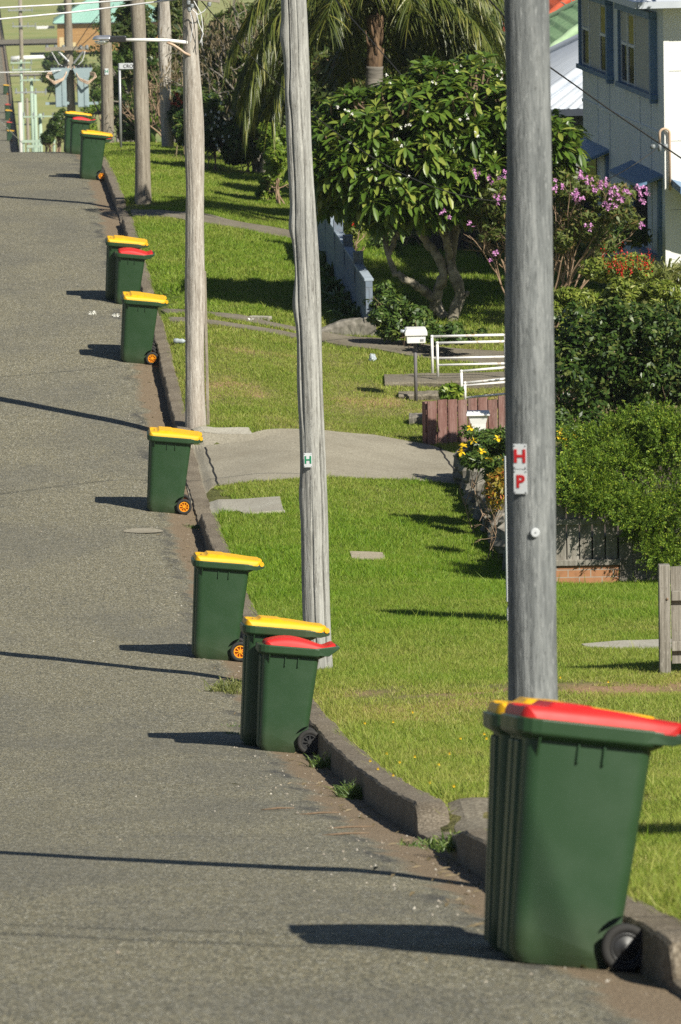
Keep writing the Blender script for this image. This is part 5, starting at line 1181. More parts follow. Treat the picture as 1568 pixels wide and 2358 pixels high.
for i in range(4):
    p, q = e4[i] + [0, 0, qz + .03], e4[(i + 1) % 4] + [0, 0, qz + .03]; d = unit(q - p); mb.box((p + q) / 2, (np.linalg.norm(q - p), .11, .11), rot_z(math.atan2(d[1], d[0])))
mb.build('gutter', M['corr'], hs_)
# service pipe at the corner, with its hook
pz = lambda y: float(at(1536, y, 91.8)[2]); pc = C0 + Bh * .05 - Ah * .08
mb = MB(); up_ = [pc + [0, 0, pz(440)], pc + [0, 0, pz(312)]]
for i in range(9): th_ = math.pi * i / 8; up_.append(pc - Bh * (.085 - .085 * math.cos(th_)) + [0, 0, pz(308) + .075 * math.sin(th_)])
up_.append(pc - Bh * .17 + [0, 0, pz(330)]); mb.tube(up_, .022, 8); mb.build('service_pipe', M['cable_tan'], hs_, smooth=True)
HOOK = pc - Bh * .17 + np.array([0, 0, pz(338)]); mb = MB(); mb.cyl(HOOK + [0, 0, .06], HOOK - [0, 0, .08], .03, 8); mb.ball(HOOK - Bh * .12, .05, 8); mb.ball(HOOK + Bh * .1, .05, 8); mb.build('insulator', M['insul'], hs_, smooth=True)
# small awning on the front wall
mb = MB(); z1 = float(at(1545, 412, 92)[2]); mb.add([C0 + Bh * .08 - Ah * .03 + [0, 0, z1], C0 + Bh * .08 - Ah * .9 + [0, 0, z1 - .06], C0 + Bh * 2.2 - Ah * .9 + [0, 0, z1 - .7], C0 + Bh * 2.2 - Ah * .03 + [0, 0, z1 - .64]] + [C0 + Bh * .08 - Ah * .03 + [0, 0, z1 - .12], C0 + Bh * .08 - Ah * .9 + [0, 0, z1 - .18], C0 + Bh * 2.2 - Ah * .9 + [0, 0, z1 - .82], C0 + Bh * 2.2 - Ah * .03 + [0, 0, z1 - .76]],
                [(0, 1, 2, 3), (7, 6, 5, 4), (1, 5, 6, 2), (0, 4, 5, 1), (2, 6, 7, 3)]); mb.build('porch_awning', M['trim_blue'], hs_)

def hip_house(name, label, cx, cy, Y, wid, dep, rise, yaw, mroof, mcap, mwall, style, wallh=2.6, run=None):
    e = at(cx, cy, Y); a = math.radians(yaw); A1 = -math.sin(a) * r0 + math.cos(a) * FH; B1 = math.cos(a) * r0 + math.sin(a) * FH; bz = e[2] - wallh; run = run or dep / 2
    t = thing(name, label, 'house', np.array([e[0], e[1], bz])); E = [e, e + B1 * wid, e + B1 * wid + A1 * dep, e + A1 * dep]; r1_ = e + B1 * run + A1 * run + [0, 0, rise]; r2_ = e + B1 * (wid - run) + A1 * (dep - run) + [0, 0, rise]
    def plane(P0, P1, Q1, Q0, n, k, fn):
        g = np.array([[(P0 * (1 - s_) + P1 * s_) * (1 - v_) + (Q0 * (1 - s_) + Q1 * s_) * v_ for v_ in np.linspace(0, 1, k)] for s_ in np.linspace(0, 1, n)])
        nn = unit(np.cross(P1 - P0, Q0 - P0)); sdist = (g - P0) @ unit(P1 - P0); vd = np.linalg.norm(np.cross(g - P0, unit(P1 - P0)), axis=-1); return g + nn * fn(sdist, vd)[..., None]
    if style == 'corr': fn = lambda s_, v_: .022 * np.sin(s_ * 2 * np.pi / .19); n, k = 420, 3
    else: fn = lambda s_, v_: .03 * np.sin(s_ * 2 * np.pi / .3) + .045 * (1 - np.mod(v_ / .34, 1)); n, k = 200, 90
    mb = MB(); mb.sheet(plane(E[0], E[1], r2_, r1_, n, k, fn)); mb.sheet(plane(E[3], E[0], r1_, r1_, n // 2, k, fn)); mb.sheet(plane(E[2], E[3], r1_, r2_, 60, 3, fn)); mb.sheet(plane(E[1], E[2], r2_, r2_, 60, 3, fn)); mb.build('roof', mroof, t, smooth=True)
    mb = MB()
    for p, q in ((E[0], r1_), (E[1], r2_), (r1_, r2_), (E[2], r2_), (E[3], r1_)): 
        pts = resample(np.array([p, q]), 24); mb.tube(pts + [0, 0, .03], .10 + (.016 * (np.arange(24) % 2) if style != 'corr' else 0), 8)
    mb.build('ridge_cap', mcap, t, smooth=True); mb = MB()
    for i in range(4):
        p, q = E[i] - [0, 0, .06], E[(i + 1) % 4] - [0, 0, .06]; d = unit(q - p); mb.box((p + q) / 2, (np.linalg.norm(q - p) + .1, .12, .13), rot_z(math.atan2(d[1], d[0])))
    mb.build('gutter', M['gutter_dark'], t); mb = MB(); o_ = .5; Wc = [e + B1 * o_ + A1 * o_, e + B1 * (wid - o_) + A1 * o_, e + B1 * (wid - o_) + A1 * (dep - o_), e + B1 * o_ + A1 * (dep - o_)]
    nb = max(2, int(wallh / .19)); rg_ = []
    for i in range(nb):
        for f_, of in ((0, .02), (.98, .0)):
            z_ = bz - .5 + (wallh + .46) * (i + f_) / nb; m_ = sum(Wc) / 4; rg_.append([np.array([*(w_ + unit(w_ - m_) * of)[:2], z_]) for w_ in Wc][::-1])
    mb.rings(rg_); mb.build('wall', mwall, t); return t, E
hip_house('corrugated_roof_house', 'grey weatherboard house with a silver corrugated hip roof beside the blue trimmed house', 1213, 254, 105, 11, 8, 2.25, 3, M['corr'], M['corr'], M['wall_grey'], 'corr', 2.9)
hip_house('green_roof_house', 'house with a green tiled hip roof behind the silver corrugated roof', 1150, 212, 119, 12, 9, 2.8, 3, M['tile_green'], M['tile_green_pale'], M['wall_grey'], 'tile', 3.2)
hip_house('red_roof_house', 'house with an orange red tiled roof furthest back of the three roofs', 1120, 165, 140, 14, 10, 3.6, 2, M['tile_red'], M['tile_red'], M['cream'], 'tile', 3.2)
bs = below(at(1310, 330, 125)); t = thing('bare_tree', 'bare twiggy tree in front of the orange red roof', 'tree', bs); mb = MB(); tips = []
MBp = at(1315, 110, 125); branchy(mb, bs, MBp - bs, float(np.linalg.norm(MBp - bs)), .09, 4, tips, .5, (2, 3), .1, .6, 6, .05, .33); mb.build('branch', M['bark_grey'], t, smooth=True)

# ------------------------------------------------------------------ street lamp, wires, signs
def sag(a, b, dip_, n=40):
    t = np.linspace(0, 1, n)[:, None]; P = a * (1 - t) + b * t; P[:, 2] -= (4 * t * (1 - t) * dip_)[:, 0]; return P
def wire(label, pts, r, m, name='overhead_wire', cat='wire', group=None):
    c = np.asarray(pts[len(pts) // 2]); mb = MB().tube(pts, r, 6); return tag(mb.build(name, m, smooth=True, loc=c), label, cat, group)
Y3 = depth(P3); q3 = lambda x, y, d=0.: at(x, y, Y3 + d)
lt = thing('street_lamp', 'street lamp on a bent white arm reaching left from the pale rough pole', 'street lamp', q3(437, 104, -.12))
mb = MB(); mb.tube([q3(440, 99, -.05), q3(420, 97, -.1), q3(385, 93, -.15), q3(340, 92, -.2), q3(288, 92, -.25)], [.028, .027, .026, .025, .024], 10); mb.build('arm', M['white_rust'], lt, smooth=True)
mb = MB(); mb.tube([q3(438, 128, -.1), q3(425, 122, -.12), q3(412, 112, -.13), q3(400, 104, -.14), q3(384, 98, -.15)], .018, 8); mb.build('brace', M['cable_tan'], lt, smooth=True)
mb = MB(); c = q3(271, 90, -.27); mb.box(c, (.235, .13, .085), rot_z(-TH)); gb_ = mb.build('gear_box', M['lamp_black'], lt, bevel=.012)
mb = MB(); n = 16; rr_ = []
hl, hr_, hc = q3(213, 90, -.3), q3(254, 90, -.28), q3(233, 88, -.29)
lx = float((hr_ - hl) @ r0); cx = (hl + hr_) / 2
for i in range(n + 1):
    t_ = i / n; x_ = -lx / 2 + lx * t_; ww = .085 * math.sqrt(max(.03, 1 - (1 - min(1, t_ * 2.6)) ** 2)); up_ = .052 * (math.sqrt(max(.02, 1 - (1 - min(1, t_ * 3.5)) ** 2)))
    rr_.append([cx + x_ * r0 + FH * ww * math.cos(a) + np.array([0, 0, .0 + (up_ if math.sin(a) > 0 else .012) * math.sin(a)]) for a in np.linspace(0, 2 * math.pi, 14, endpoint=False)])
mb.rings(rr_); mb.build('lamp_head', M['alu'], lt, smooth=True)
mb = MB(); rr_ = []
for i in range(1, 9):
    th_ = math.pi / 2 * i / 8.2; rr_.append([cx + r0 * (lx * .43 * math.cos(th_) * math.cos(a) + .004) + FH * .075 * math.cos(th_) * math.sin(a) + [0, 0, -.012 - .07 * math.sin(th_)] for a in np.linspace(0, 2 * math.pi, 16, endpoint=False)])
mb.rings(rr_); mb.build('lamp_bowl', M['lamp_glass'], lt, smooth=True)
# pole-top gear on the lamp pole
ct = thing('crossarm', 'timber crossarm with insulators on top of the pale rough pole', 'crossarm', q3(446, -4, -.14)); a_, b_ = q3(395, -14, -.2), q3(505, -2, -.05)
mb = MB(); d = unit(b_ - a_); mb.box((a_ + b_) / 2 - FH * .02, (np.linalg.norm(b_ - a_), .09, .1), np.stack([d, unit(np.cross([0, 0, 1.], d)), [0, 0, 1.]], 1)); mb.build('beam', M['pole_brown'], ct, bevel=.005)
mb = MB()
for x, y in ((434, 4), (442, 12), (436, 20), (482, 8)): mb.tube([q3(x - 3, y, -.22), q3(x + 3, y + 1, -.25)], .022, 8); mb.ball(q3(x, y + 4, -.24), .026, 8)
mb.build('insulator', M['insul'], ct, smooth=True)
cabs = MB(); 
for k, pts in enumerate(([(434, 16), (441, 40), (444, 60), (440, 85), (438, 98)], [(446, 2), (462, 30), (467, 60), (464, 95), (466, 106)], [(440, 20), (456, 34), (470, 26), (480, 10)], [(452, 30), (458, 55), (468, 78), (460, 100)])):
    cabs.tube(resample(np.array([q3(x, y, -.19 - .01 * k) for x, y in pts]), 20), .007, 5)
tag(cabs.build('service_cable', M['wire_white'], smooth=True, loc=q3(450, 50, -.2)), 'thin pale cables running down the top of the pale rough pole', 'cable')
WG2 = 'overhead wires across the street'
e1 = q3(300, -1, -.1); a0 = q3(436, -14, -.2)
wire('upper thick white overhead cable at the top left corner', np.array([at(-1500, 100, 70), at(-700, 58, 73), at(0, 18, 76.2), at(160, 9.5, 76.9), at(300, 0, 77.2), at(436, -14, Y3 - .15)]), .013, M['wire_white'], group=WG2)
wire('second thick white overhead cable just below the upper one at top left', np.array([at(-1500, 190, 69), at(-700, 112, 72.5), at(0, 44, 76), at(170, 28, 76.7), at(300, 12, 77), at(440, -6, Y3 - .15)]), .013, M['wire_white'], group=WG2)
q6 = lambda x, y, d=0.: at(x, y, 207 + d)
wire('thin white wire ending at the transformer pole', np.array([at(-300, 165, 200), at(0, 167, 204), at(110, 165, 206), at(160, 160, 206.6)]), .02, M['wire_white'], group=WG2)
wire('pale guy wire slanting down to the white pole at the far left', np.array([at(-60, 225, 240), at(0, 279, 270), at(58, 336, 296)]), .022, M['wire_white'], group=WG2)
pA = q3(462, 0, -.05); md = at(1035, 412, 84.5); mid = (pA + HOOK) / 2
wire('thin dark service wire sagging behind the frangipani to the house hook', sag(pA, HOOK, 1.75, 60), .008, M['wire_black'], group=WG2)
wire('taut black wire crossing in front of the house at the right', np.array([at(600, -420, 60), at(1122, -6, 66), at(1262, 152, 66.8), at(1400, 250, 67.2), at(1568, 364, 68), at(1900, 575, 69.5)]), .010, M['wire_black'], group=WG2)
wire('dark wire slanting from the top towards the split silvery pole', np.array([at(640, -120, 98), at(740, -40, 97), at(776, 4, 96.5), at(880, 122, 95), at(1000, 260, 93.5)]), .009, M['wire_black'], group=WG2)
# street name sign
sp_ = at(278, 331, 131); sp_ = below(sp_); t = thing('street_sign', 'tall grey post with a white street name blade at the end of the lawn', 'street sign', sp_); qs = lambda x, y, d=0.: at(x, y, 131 + d)
MB().tube([sp_ - [0, 0, .1], qs(275, 146)], .032, 10).build('post', M['galv'], t, smooth=True)
c = qs(303, 152, -.05); Rb = rot_z(-TH); MB().box(c, (.60, .02, .14), Rb).build('blade', M['sign_white'], t, bevel=.004)
text_part('lettering', 'CROSS', .115, qs(300, 152.5, -.05) - FH * .013, -math.pi / 2 - TH, M['ink_black'], t, .002, bold=.001)
# transformer tanks
for xa, xb_, lb in ((127, 153, 'grey transformer tank with cable loops on the left of the far pole'), (178, 204, 'grey transformer tank with cable loops on the right of the far pole')):
    sgn = -1 if xa < 150 else 1; cx_ = (xa + xb_) / 2; t = thing('transformer', lb, 'transformer', q6(cx_, 243, -.3)); zt, zb = float(q6(cx_, 158)[2]), float(q6(cx_, 244)[2]); w_ = (xb_ - xa) / F * 207
    c = q6(cx_, 200, -.35); mb = MB(); mb.box([c[0], c[1], (zt + zb) / 2], (w_, .55, zt - zb)); 
    fl = MB(); 
    mb.box([c[0] + w_ * .22, c[1] - .285, (zt + zb) / 2 - .1], (w_ * .3, .04, (zt - zb) * .8))
    mb.build('tank', M['trafo'], t, bevel=.03)
    fl.rings([[(c[0] + sx * w_ * k_, c[1] + sy * .3, z_) for sx, sy in ((-1, -1), (1, -1), (1, 1), (-1, 1))] for k_, z_ in ((.5, zt - .35), (.8, zt - .02), (.86, zt), (.86, zt + .05))]); fl.build('flange', M['trafo'], t)
    mb = MB()
    for i in range(5): mb.cyl((c[0] - w_ * .7 + i * w_ * .35, c[1], zt + .05), (c[0] - w_ * .7 + i * w_ * .35, c[1], zt + .17), .045, 8)
    mb.build('bushing', M['lamp_black'], t)
    mb = MB()
    for k in range(3):
        o_ = k * .07; x0_ = 168 if sgn > 0 else 160
        mb.tube(resample(np.array([q6(x0_ + sgn * 2, 160 - 4 * k, -.5), q6(x0_ + sgn * 14, 180 + 2 * k, -.8), q6(x0_ + sgn * 34, 188 + 3 * k, -.95), q6(x0_ + sgn * 54 - sgn * k * 4, 178 + 3 * k, -.9), q6(x0_ + sgn * 50, 168 + 3 * k, -.8), q6(x0_ + sgn * 38, 166 + 3 * k, -.6)]), 30), .02, 6)
    mb.build('cable_loop', M['cable_tan'], t, smooth=True)
    MB().box(q6(cx_ + (sgn * 8), 238, -.25), (.9, .1, .1)).build('bracket', M['trafo'], t)
t = thing('crossarm', 'weathered crossarm with insulators on the transformer pole', 'crossarm', q6(140, 114, -.2)); a_, b_ = q6(104, 114, -.25), q6(204, 110, -.25); MB().box((a_ + b_) / 2, (np.linalg.norm(b_ - a_), .12, .14)).build('beam', M['pole_brown'], t)
mb = MB()
for x in (108, 128, 146, 186, 200): mb.cyl(q6(x, 112, -.25), q6(x, 104, -.25), .06, 8)
mb.build('insulator', M['insul'], t); mb = MB(); mb.tube([q6(134, 118, -.25), q6(158, 142, -.2)], .04, 6); mb.tube([q6(192, 118, -.25), q6(170, 146, -.2)], .04, 6); mb.build('brace', M['galv'], t)
for pts, lb in (([(118, 118), (135, 148), (165, 160)], 'drooping jumper cable left of the transformer pole'), ([(196, 118), (190, 140), (172, 158)], 'drooping jumper cable right of the transformer pole'), ([(240, 20), (205, 60), (140, 160), (110, 230)], 'dark line running down behind the transformer pole'), ([(262, 10), (225, 70), (180, 112)], 'dark line from the crest pole to the transformer crossarm')):
    wire(lb, resample(np.array([q6(x, y, -.3) for x, y in pts]), 20), .016, M['wire_black'] if 'dark' in lb else M['wire_white'], group=WG2)
# far poles stacked up by distance down the hill
FP = 'far power poles down the hill'
for x, yt, Y, wd, m, arms, lb in ((46, 236, 300, 10, 'pole_white', ((212, 34, 108),), 'white painted pole foot nearest down the hill, at far left'), (92, 262, 262, 9, 'pole_mint', ((268, 52, 125),), 'short looking pale green pole with a thick crossarm down the hill'),
                                  (72, 180, 352, 8, 'pole_mint', ((184, 46, 98),), 'pale green pole with a crossarm right of the white one'), (80, 216, 330, 9, 'pole_mint', (), 'broad pale green pole without a crossarm down the hill'),
                                  (48, 138, 430, 7, 'pole_mint', ((144, 24, 74), (160, 28, 72)), 'slim pale green pole with double crossarm rising behind the white pole'), (45, -40, 540, 9, 'pole_brown', ((23, 18, 76), (60, 28, 84)), 'tallest grey pole at far left reaching the top of the picture'), (62, 226, 380, 7, 'pole_brown', (), 'thin brown pole between the white and pale green poles')):
    tp = at(x, yt, Y); gz = float(G(tp[1])) - .5; t = thing('far_pole', lb, 'power pole', (tp[0], tp[1], gz), FP); r_ = wd / 2 / F * Y
    MB().tube([(tp[0], tp[1], gz), (tp[0], tp[1], tp[2])], [r_ * 1.1, r_ * .9], 12).build('pole_shaft', M[m], t, smooth=True)
    for ya, xa, xb_ in arms:
        a_, b_ = at(xa, ya, Y - .3), at(xb_, ya + 1, Y - .3); mb = MB(); k = 3 / F * Y; mb.box((a_ + b_) / 2, (np.linalg.norm(b_ - a_), .15, k)); mb.build('crossarm', M['galv'] if m != 'pole_mint' else M['pole_mint'], t); mb = MB()
        for q in np.linspace(.04, .96, 4): p_ = a_ * (1 - q) + b_ * q; mb.cyl(p_, p_ + [0, 0, 9 / F * Y], .05, 6); mb.cyl(p_, p_ - [0, 0, 5 / F * Y], .04, 6)
        mb.build('insulator', M['insul'], t)
for x0_, x1_, y_, Y, lb in ((50, 128, 326, 240, 'pale green handrail like beam above the crest at far left'), (62, 96, 338, 235, 'stubby pale beam at the crest at far left')):
    a_, b_ = at(x0_, y_, Y), at(x1_, y_ - 2, Y); t = thing('barrier', lb, 'barrier', a_); MB().box((a_ + b_) / 2, (np.linalg.norm(b_ - a_), .1, 6 / F * Y)).build('beam', M['pole_mint'], t); mb = MB()
    for q in (.05, .5, .95): p_ = a_ * (1 - q) + b_ * q; mb.tube([p_, [p_[0], p_[1], float(G(p_[1])) - .3]], .06, 6)
    mb.build('post', M['pole_mint'], t)
# far side: crossing street, cottage, wall, hedges
def far_sheet(name, x0_, x1_, u0_, u1_, m, h):
    X, Yq_ = np.meshgrid(np.linspace(x0_, x1_, 8), np.linspace(u0_, u1_, 6)); return tag(MB().sheet(np.stack([X, Yq_, G(Yq_) + h], -1)).build(name, m), kind='structure')
far_sheet('far_lawn', .3, 120, 455, 1250, M['far_lawn'], .35); far_sheet('side_street', -9, 120, 735, 760, M['concrete_dark'], .42)
far_sheet('far_driveway', .3, 9, 562, 568, M['concrete'], .42); far_sheet('far_driveway', .3, 9, 620, 625, M['concrete'], .42)
hip_house('far_cottage', 'ochre timber cottage with a mint green roof far down the hill', 122, 54, 690, 15, 10, 2.9, 2, M['roof_mint'], M['roof_mint'], M['timber_ochre'], 'corr', 3.2)
q = at(105, 62, 700); t = thing('low_wall', 'long white rendered wall beside the far crossing street', 'wall', q); MB().box(at(105, 63, 700), (2.3, .3, .35)).build('wall', M['white'], t)
q = at(152, 104, 640); t = thing('low_wall', 'cream stepped wall in front of the far cottage', 'wall', q); mb = MB(); mb.box(at(156, 107, 640), (1.9, .3, .9)); mb.box(at(142, 98, 640.4), (.5, .3, 1.2)); mb.build('wall', M['cream'], t)
q = at(75, 130, 600); t = thing('white_pipe', 'fat white pipe lying across the far verge', 'pipe', q); mb = MB(); mb.tube([at(26, 137, 600), at(50, 134, 600), at(105, 131, 600)], [.35, .28, .2], 10); mb.build('pipe', M['white'], t, smooth=True)
for x, y, Y, rx, ry, m, lb in ((120, 145, 560, 24, 26, 'leaf_dark', 'round dark far shrub left of the transformer pole'), (128, 195, 520, 17, 34, 'leaf_dark', 'narrow dark far conifer below the round shrub'), (150, 20, 900, 30, 22, 'leaf_mid', 'far green tree at the top edge beside the transformer pole'), (178, 150, 300, 42, 50, 'leaf_olive', 'olive tree behind the right hand transformer'), (205, 300, 214, 36, 60, 'leaf_lime', 'bright bush behind the bins at the road crest'),
                               (140, 180, 320, 34, 45, 'leaf_olive', 'spreading olive tree behind the left hand transformer'), (112, 315, 230, 22, 30, 'leaf_mid', 'small bush above the crest beside the far beams'), (135, 290, 250, 28, 50, 'leaf_dark', 'dark bush below the left hand transformer'), (225, 215, 219, 32, 70, 'leaf_mid', 'leafy tree between the transformer pole and the crest pole'), (255, 110, 225, 45, 90, 'leaf_mid', 'tall leafy tree behind the crest pole')):
    g_ = at(x, y + ry, Y); shrub('far_tree', lb, 'tree', np.array([g_[0], g_[1], g_[2] - .2]), [pb(x, y, Y, rx, ry)], 2200, 4.2 / F * Y, 2. / F * Y, m, sub=8, subsize=.5, stems=4, stem_r=.05, group='far trees and bushes below the crest')
mb = MB(); P = []
for i in range(900):
    u = RNG.uniform(20, 95); x = -abs(RNG.normal(0, .35)) - .02 if i % 3 else RNG.uniform(-3.5, -.4) if i % 2 else -abs(RNG.normal(0, .5)) - .02; P.append((x, u, float(road(x, u)), RNG.uniform(.004, .013)))
for x, u, z, r_ in P:
    a = RNG.uniform(0, 6); q = np.array([[math.cos(a + k * 1.57) * r_ * RNG.uniform(.6, 1.2), math.sin(a + k * 1.57) * r_ * RNG.uniform(.6, 1.2), -.002] for k in range(4)] + [[0, 0, r_ * .8]]) + [x, u, z]; mb.add(q, [(0, 1, 4), (1, 2, 4), (2, 3, 4), (3, 0, 4)])
tag(mb.build('gravel', M['loose_stone']), kind='stuff')
mb = MB()
for i in range(420):
    u = RNG.uniform(21, 100); x = -abs(RNG.normal(0, .22)) - .02; l = RNG.uniform(.015, .05); a = RNG.uniform(0, 3); z = float(road(x, u)) + .004
    d_ = np.array([math.cos(a), math.sin(a), 0]); s_ = np.array([-math.sin(a), math.cos(a), 0]); c = np.array([x, u, z]); mb.add([c - d_ * l, c - s_ * l * .25 + [0, 0, .006], c + d_ * l + [0, 0, .008], c + s_ * l * .25 + [0, 0, .012]], [(0, 1, 2, 3)])
tag(mb.build('leaf_litter', M['leaf_dry']), kind='stuff')
# ------------------------------------------------------------------ litter and small things
def crumple(name, label, cat, px_, r_, m, sq=(1, .8, .7)):
    P = hit(*px_); t = thing(name, label, cat, P); n, k = 14, 9; RR = []
    for i in range(1, k):
        th_ = math.pi * i / k; RR.append([P + [0, 0, r_ * sq[2]] + np.array(sq) * r_ * (1 + RNG.normal(0, .16)) * np.array((math.sin(th_) * math.cos(a), math.sin(th_) * math.sin(a), -math.cos(th_))) for a in np.linspace(0, 2 * math.pi, n, endpoint=False)])
    MB().rings(RR).build('wrapping', m, t); return t
P = hit(414, 793); t = thing('plastic_bottle', 'crushed clear plastic bottle on the lawn right of the dusty yellow lidded bin', 'bottle', P); d = unit(np.array([1., -.5, 0])); mb = MB(); mb.tube(np.array([P + d * x_ + [0, 0, .05] for x_ in (-.10, -.09, -.03, .0, .05, .075, .09, .11)]), [.02, .042, .044, .034, .042, .03, .016, .016], 12); mb.build('bottle_body', M['film'], t, smooth=True); MB().tube([P + d * .105 + [0, 0, .05], P + d * .13 + [0, 0, .05]], .02, 10).build('cap', M['sign_white'], t)
crumple('plastic_bag', 'crumpled grey plastic bag on the grass below the front path', 'plastic bag', (858, 834), .06, M['film'], (1, .8, 1.1))
for x, y, lb in ((210, 724, 'white fallen blossom on the road left of the dusty yellow lidded bin'), (263, 729, 'white fallen blossom on the road edge beside the dusty yellow lidded bin'), (575, 740, 'fallen white blossom on the shaded lawn left of the split pole')):
    P = hit(x, y); t = thing('fallen_flower', lb, 'blossom'); t.location = P; petals('flower', [P + [0, 0, .02], P + [.05, .02, .02]], .045, M['pet_white'], t)
P = hit(600, 737); t = thing('concrete_offcut', 'narrow pale concrete block lying along the wheel track on the lawn', 'block', P); MB().box(P + [0, 0, .03], (.36, .12, .07), rot_z(-.5)).build('block', M['concrete_pale'], t, bevel=.008)
P = hit(335, 1225); o = None
g = []
for i in range(15):
    a = i / 14 * 2 * math.pi; g.append([330 + 46 * math.cos(a) * (1 + .1 * math.sin(3 * a)), 1224 + 5.5 * math.sin(a)])
pts = np.array([hit(*q) for q in g[:-1]]); c = pts.mean(0); mb = MB(); ring2 = pts * .6 + c * .4
for A_ in (pts, ring2): A_[:, 2] = road(A_[:, 0], A_[:, 1]) + .0115
mb.rings([pts, ring2], (False, True)); tag(mb.build('road_patch', M['concrete'], loc=c), kind='structure')
SW = [(780, 1887, .30), (1040, 1905, .2), (775, 1905, .5), (860, 1908, .3), (600, 1868, .35), (820, 1875, .2)]
for i, (x, y, l) in enumerate(((985 - 250, 1937 - 60, .28), (1010 - 210, 1910, .34), (1105 - 310, 1925, .3), (640, 1866, .22))):
    P = hit(x, y); a = RNG.normal(.05, .2); o = MB().tube([P + [-l / 2, 0, .008], P + [0, .02, .012], P + [l / 2, l * .1, .008]], [.004, .008, .003], 6).build('fallen_bark', M['bark_brown'], smooth=True, loc=P)
    tag(o, 'thin brown strip of fallen bark on the road near the gutter', 'bark strip', 'bark strips on the road')
fl = [(890, 1735), (955, 1742), (920, 1755), (905, 1662), (1010, 1760), (870, 1770), (905, 1785), (990, 1802), (1035, 1735), (840, 1665), (1290, 1560), (1400, 1570), (1115, 1690), (1120, 1700), (1180, 1560), (1180, 1575), (950, 1640), (852, 1752), (1060, 1700), (1045, 1810)]
first = None
for x, y in fl:
    P = hit(x, y, dz=.05)
    if first is None:
        first = thing('dandelion', 'tiny yellow flower head dotted in the verge grass', 'flower', P, 'tiny yellow flowers in the grass'); petals('flower', [P + [0, 0, .0]], .012, M['pet_yellow'], first, 8); MB().tube([P, P - [0, 0, .05]], .002, 4).build('stalk', M['leaf_strap'], first)
    else: dup(first).location = P
# overhead wires that only throw their shadow on the near road
a_, b_ = np.array([14., 4.1, 15.2]), np.array([-12., 31.6, 14.4])
wire('service wire over the near road whose shadow crosses the foreground', sag(a_, b_, .3), .02, M['wire_black'], group=WG2)
wire('second service wire over the near road whose shadow crosses the foreground', sag(a_ + [0, 1.6, .1], b_ + [0, -1.2, .1], .25), .016, M['wire_black'], group=WG2)

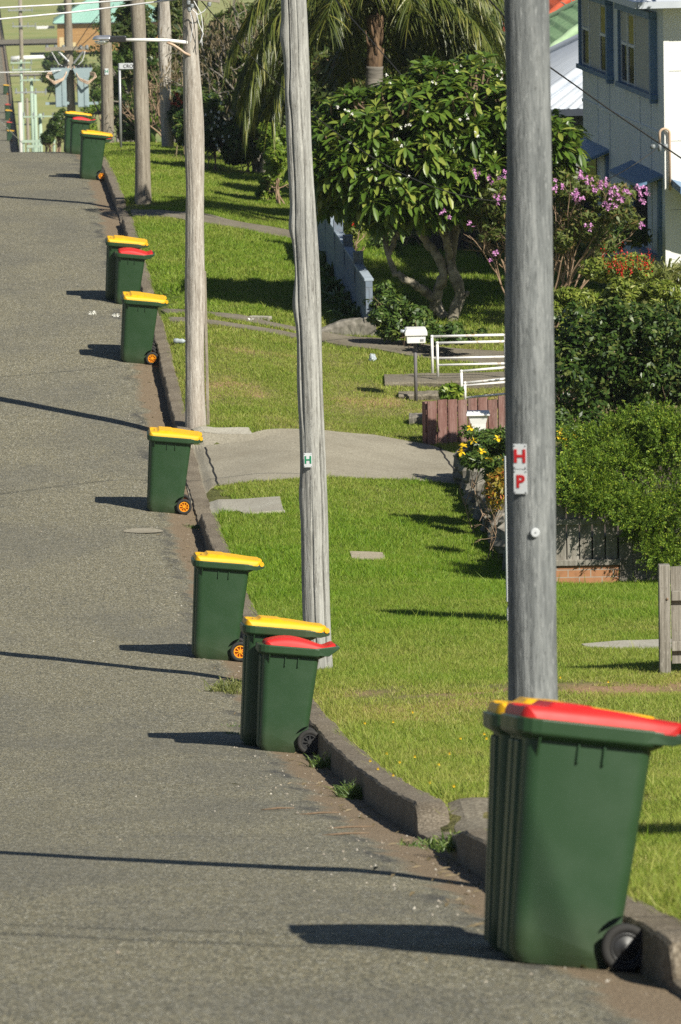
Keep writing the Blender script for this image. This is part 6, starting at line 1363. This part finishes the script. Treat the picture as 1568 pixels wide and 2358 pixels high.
# ------------------------------------------------------------------ lawn grass (nobody could count it)
def lawn_grass(bands, keep_out, seed=5):
    # bands: from x, to x, from u, to u, blades per square metre, height, half width
    rng = np.random.default_rng(seed); PX, PY, PH, PW, PT = [], [], [], [], []
    for (xa, xb, ua, ub, dens, hgt, wid) in bands:
        n = int((xb - xa) * (ub - ua) * dens); x = rng.uniform(xa, xb, n); u = rng.uniform(ua, ub, n)
        d = np.stack([x, u, ground(x, u)], -1) - CAM; Yd = d @ FH
        sx = 784 + F * (d @ RT) / (d @ fw)
        ok = (sx > -80) & (sx < 2300)
        edge = .19 + .035 * (vnoise(u, u * 0, 2.2, 4) - .5) + .012 * (vnoise(u, u * 0, 11, 5) - .5)
        ok &= x > edge
        k = dip(u); ok &= ~((k > .5) & (x < .32 + .25 * vnoise(x, u, 3, 6)))
        x, u = x[ok], u[ok]
        bad = np.zeros(len(x), bool)
        for pl in keep_out:
            lo, hi = pl.min(0), pl.max(0); c = (x > lo[0]) & (x < hi[0]) & (u > lo[1]) & (u < hi[1])
            i = np.where(c)[0]
            if len(i): bad[i] |= in_poly(x[i], u[i], pl)
        dr = dryness(x, u); bare = (vnoise(x, u, 1.1, 8) * .6 + vnoise(x, u, 4., 9) * .4)
        band = np.exp(-((u - 47.2 - .25 * np.sin(x * 1.1)) / .55) ** 2) * sst(.4, 1., x)
        thin = np.clip(1.4 * band + .45 * (dr > .72), 0, .98)
        bad |= (rng.random(len(x)) < thin * sst(.15, .5, bare))
        x, u, dr = x[~bad], u[~bad], dr[~bad]
        hh = hgt * (.55 + .7 * rng.random(len(x))) * (1.15 - .45 * dr) * (.75 + .6 * vnoise(x, u, 1.7, 12))
        PX.append(x); PY.append(u); PH.append(hh); PW.append(np.full(len(x), wid)); PT.append(dr)
    x, u, h, wd, dr = map(np.concatenate, (PX, PY, PH, PW, PT)); n = len(x); z = ground(x, u)
    a = rng.uniform(0, 2 * np.pi, n); ln = rng.normal(0, .62, (n, 2)) * h[:, None]
    b = np.stack([np.cos(a), np.sin(a)], -1) * (wd * (.7 + .6 * rng.random(n)))[:, None]
    V = np.empty((n, 3, 3)); V[:, 0, 0] = x - b[:, 0]; V[:, 0, 1] = u - b[:, 1]; V[:, 1, 0] = x + b[:, 0]; V[:, 1, 1] = u + b[:, 1]
    V[:, :2, 2] = (z - .006)[:, None]; V[:, 2, 0] = x + ln[:, 0]; V[:, 2, 1] = u + ln[:, 1]; V[:, 2, 2] = z + h
    t = np.clip(dr + rng.normal(0, .13, n), 0, 1)
    o = np_mesh('lawn_grass', V.reshape(-1, 3), 3, np.arange(3 * n), M['grass'], attrs={'tint': np.repeat(t, 3)})
    tag(o, None, None, None, 'stuff'); print('grass blades', n); return o
lawn_grass([(.15, .32, 20, 60, 2600, .075, .004), (.15, .34, 60, 130, 1200, .075, .006), (.3, 5, 22, 60, 45, .11, .004), (.3, 5, 60, 110, 25, .11, .006), (4.6, 9, 22, 60, 900, .05, .008), (.15, 4.6, 22, 40, 5600, .034, .0033), (.15, 5.2, 40, 60, 5000, .037, .004), (.15, 5.2, 60, 85, 3000, .042, .0055), (3.2, 8, 80, 110, 700, .07, .01),
            (.15, 4.3, 85, 115, 1500, .055, .009), (.15, 7, 115, 148, 700, .065, .013)], SLABS)

# ------------------------------------------------------------------ the milky air over the valley
def haze(density=.00014):
    m = bpy.data.materials.new('haze_air'); m.use_nodes = True; nt = m.node_tree; nt.nodes.clear()
    o = nt.nodes.new('ShaderNodeOutputMaterial'); v = nt.nodes.new('ShaderNodeVolumePrincipled'); v.inputs['Density'].default_value = density; v.inputs['Color'].default_value = (.86, .92, 1, 1); v.inputs['Anisotropy'].default_value = .2
    nt.links.new(v.outputs[0], o.inputs['Volume']); ob = MB().box((0, 1200, -8), (2000, 2700, 86)).build('haze', m); tag(ob, kind='stuff')
haze()
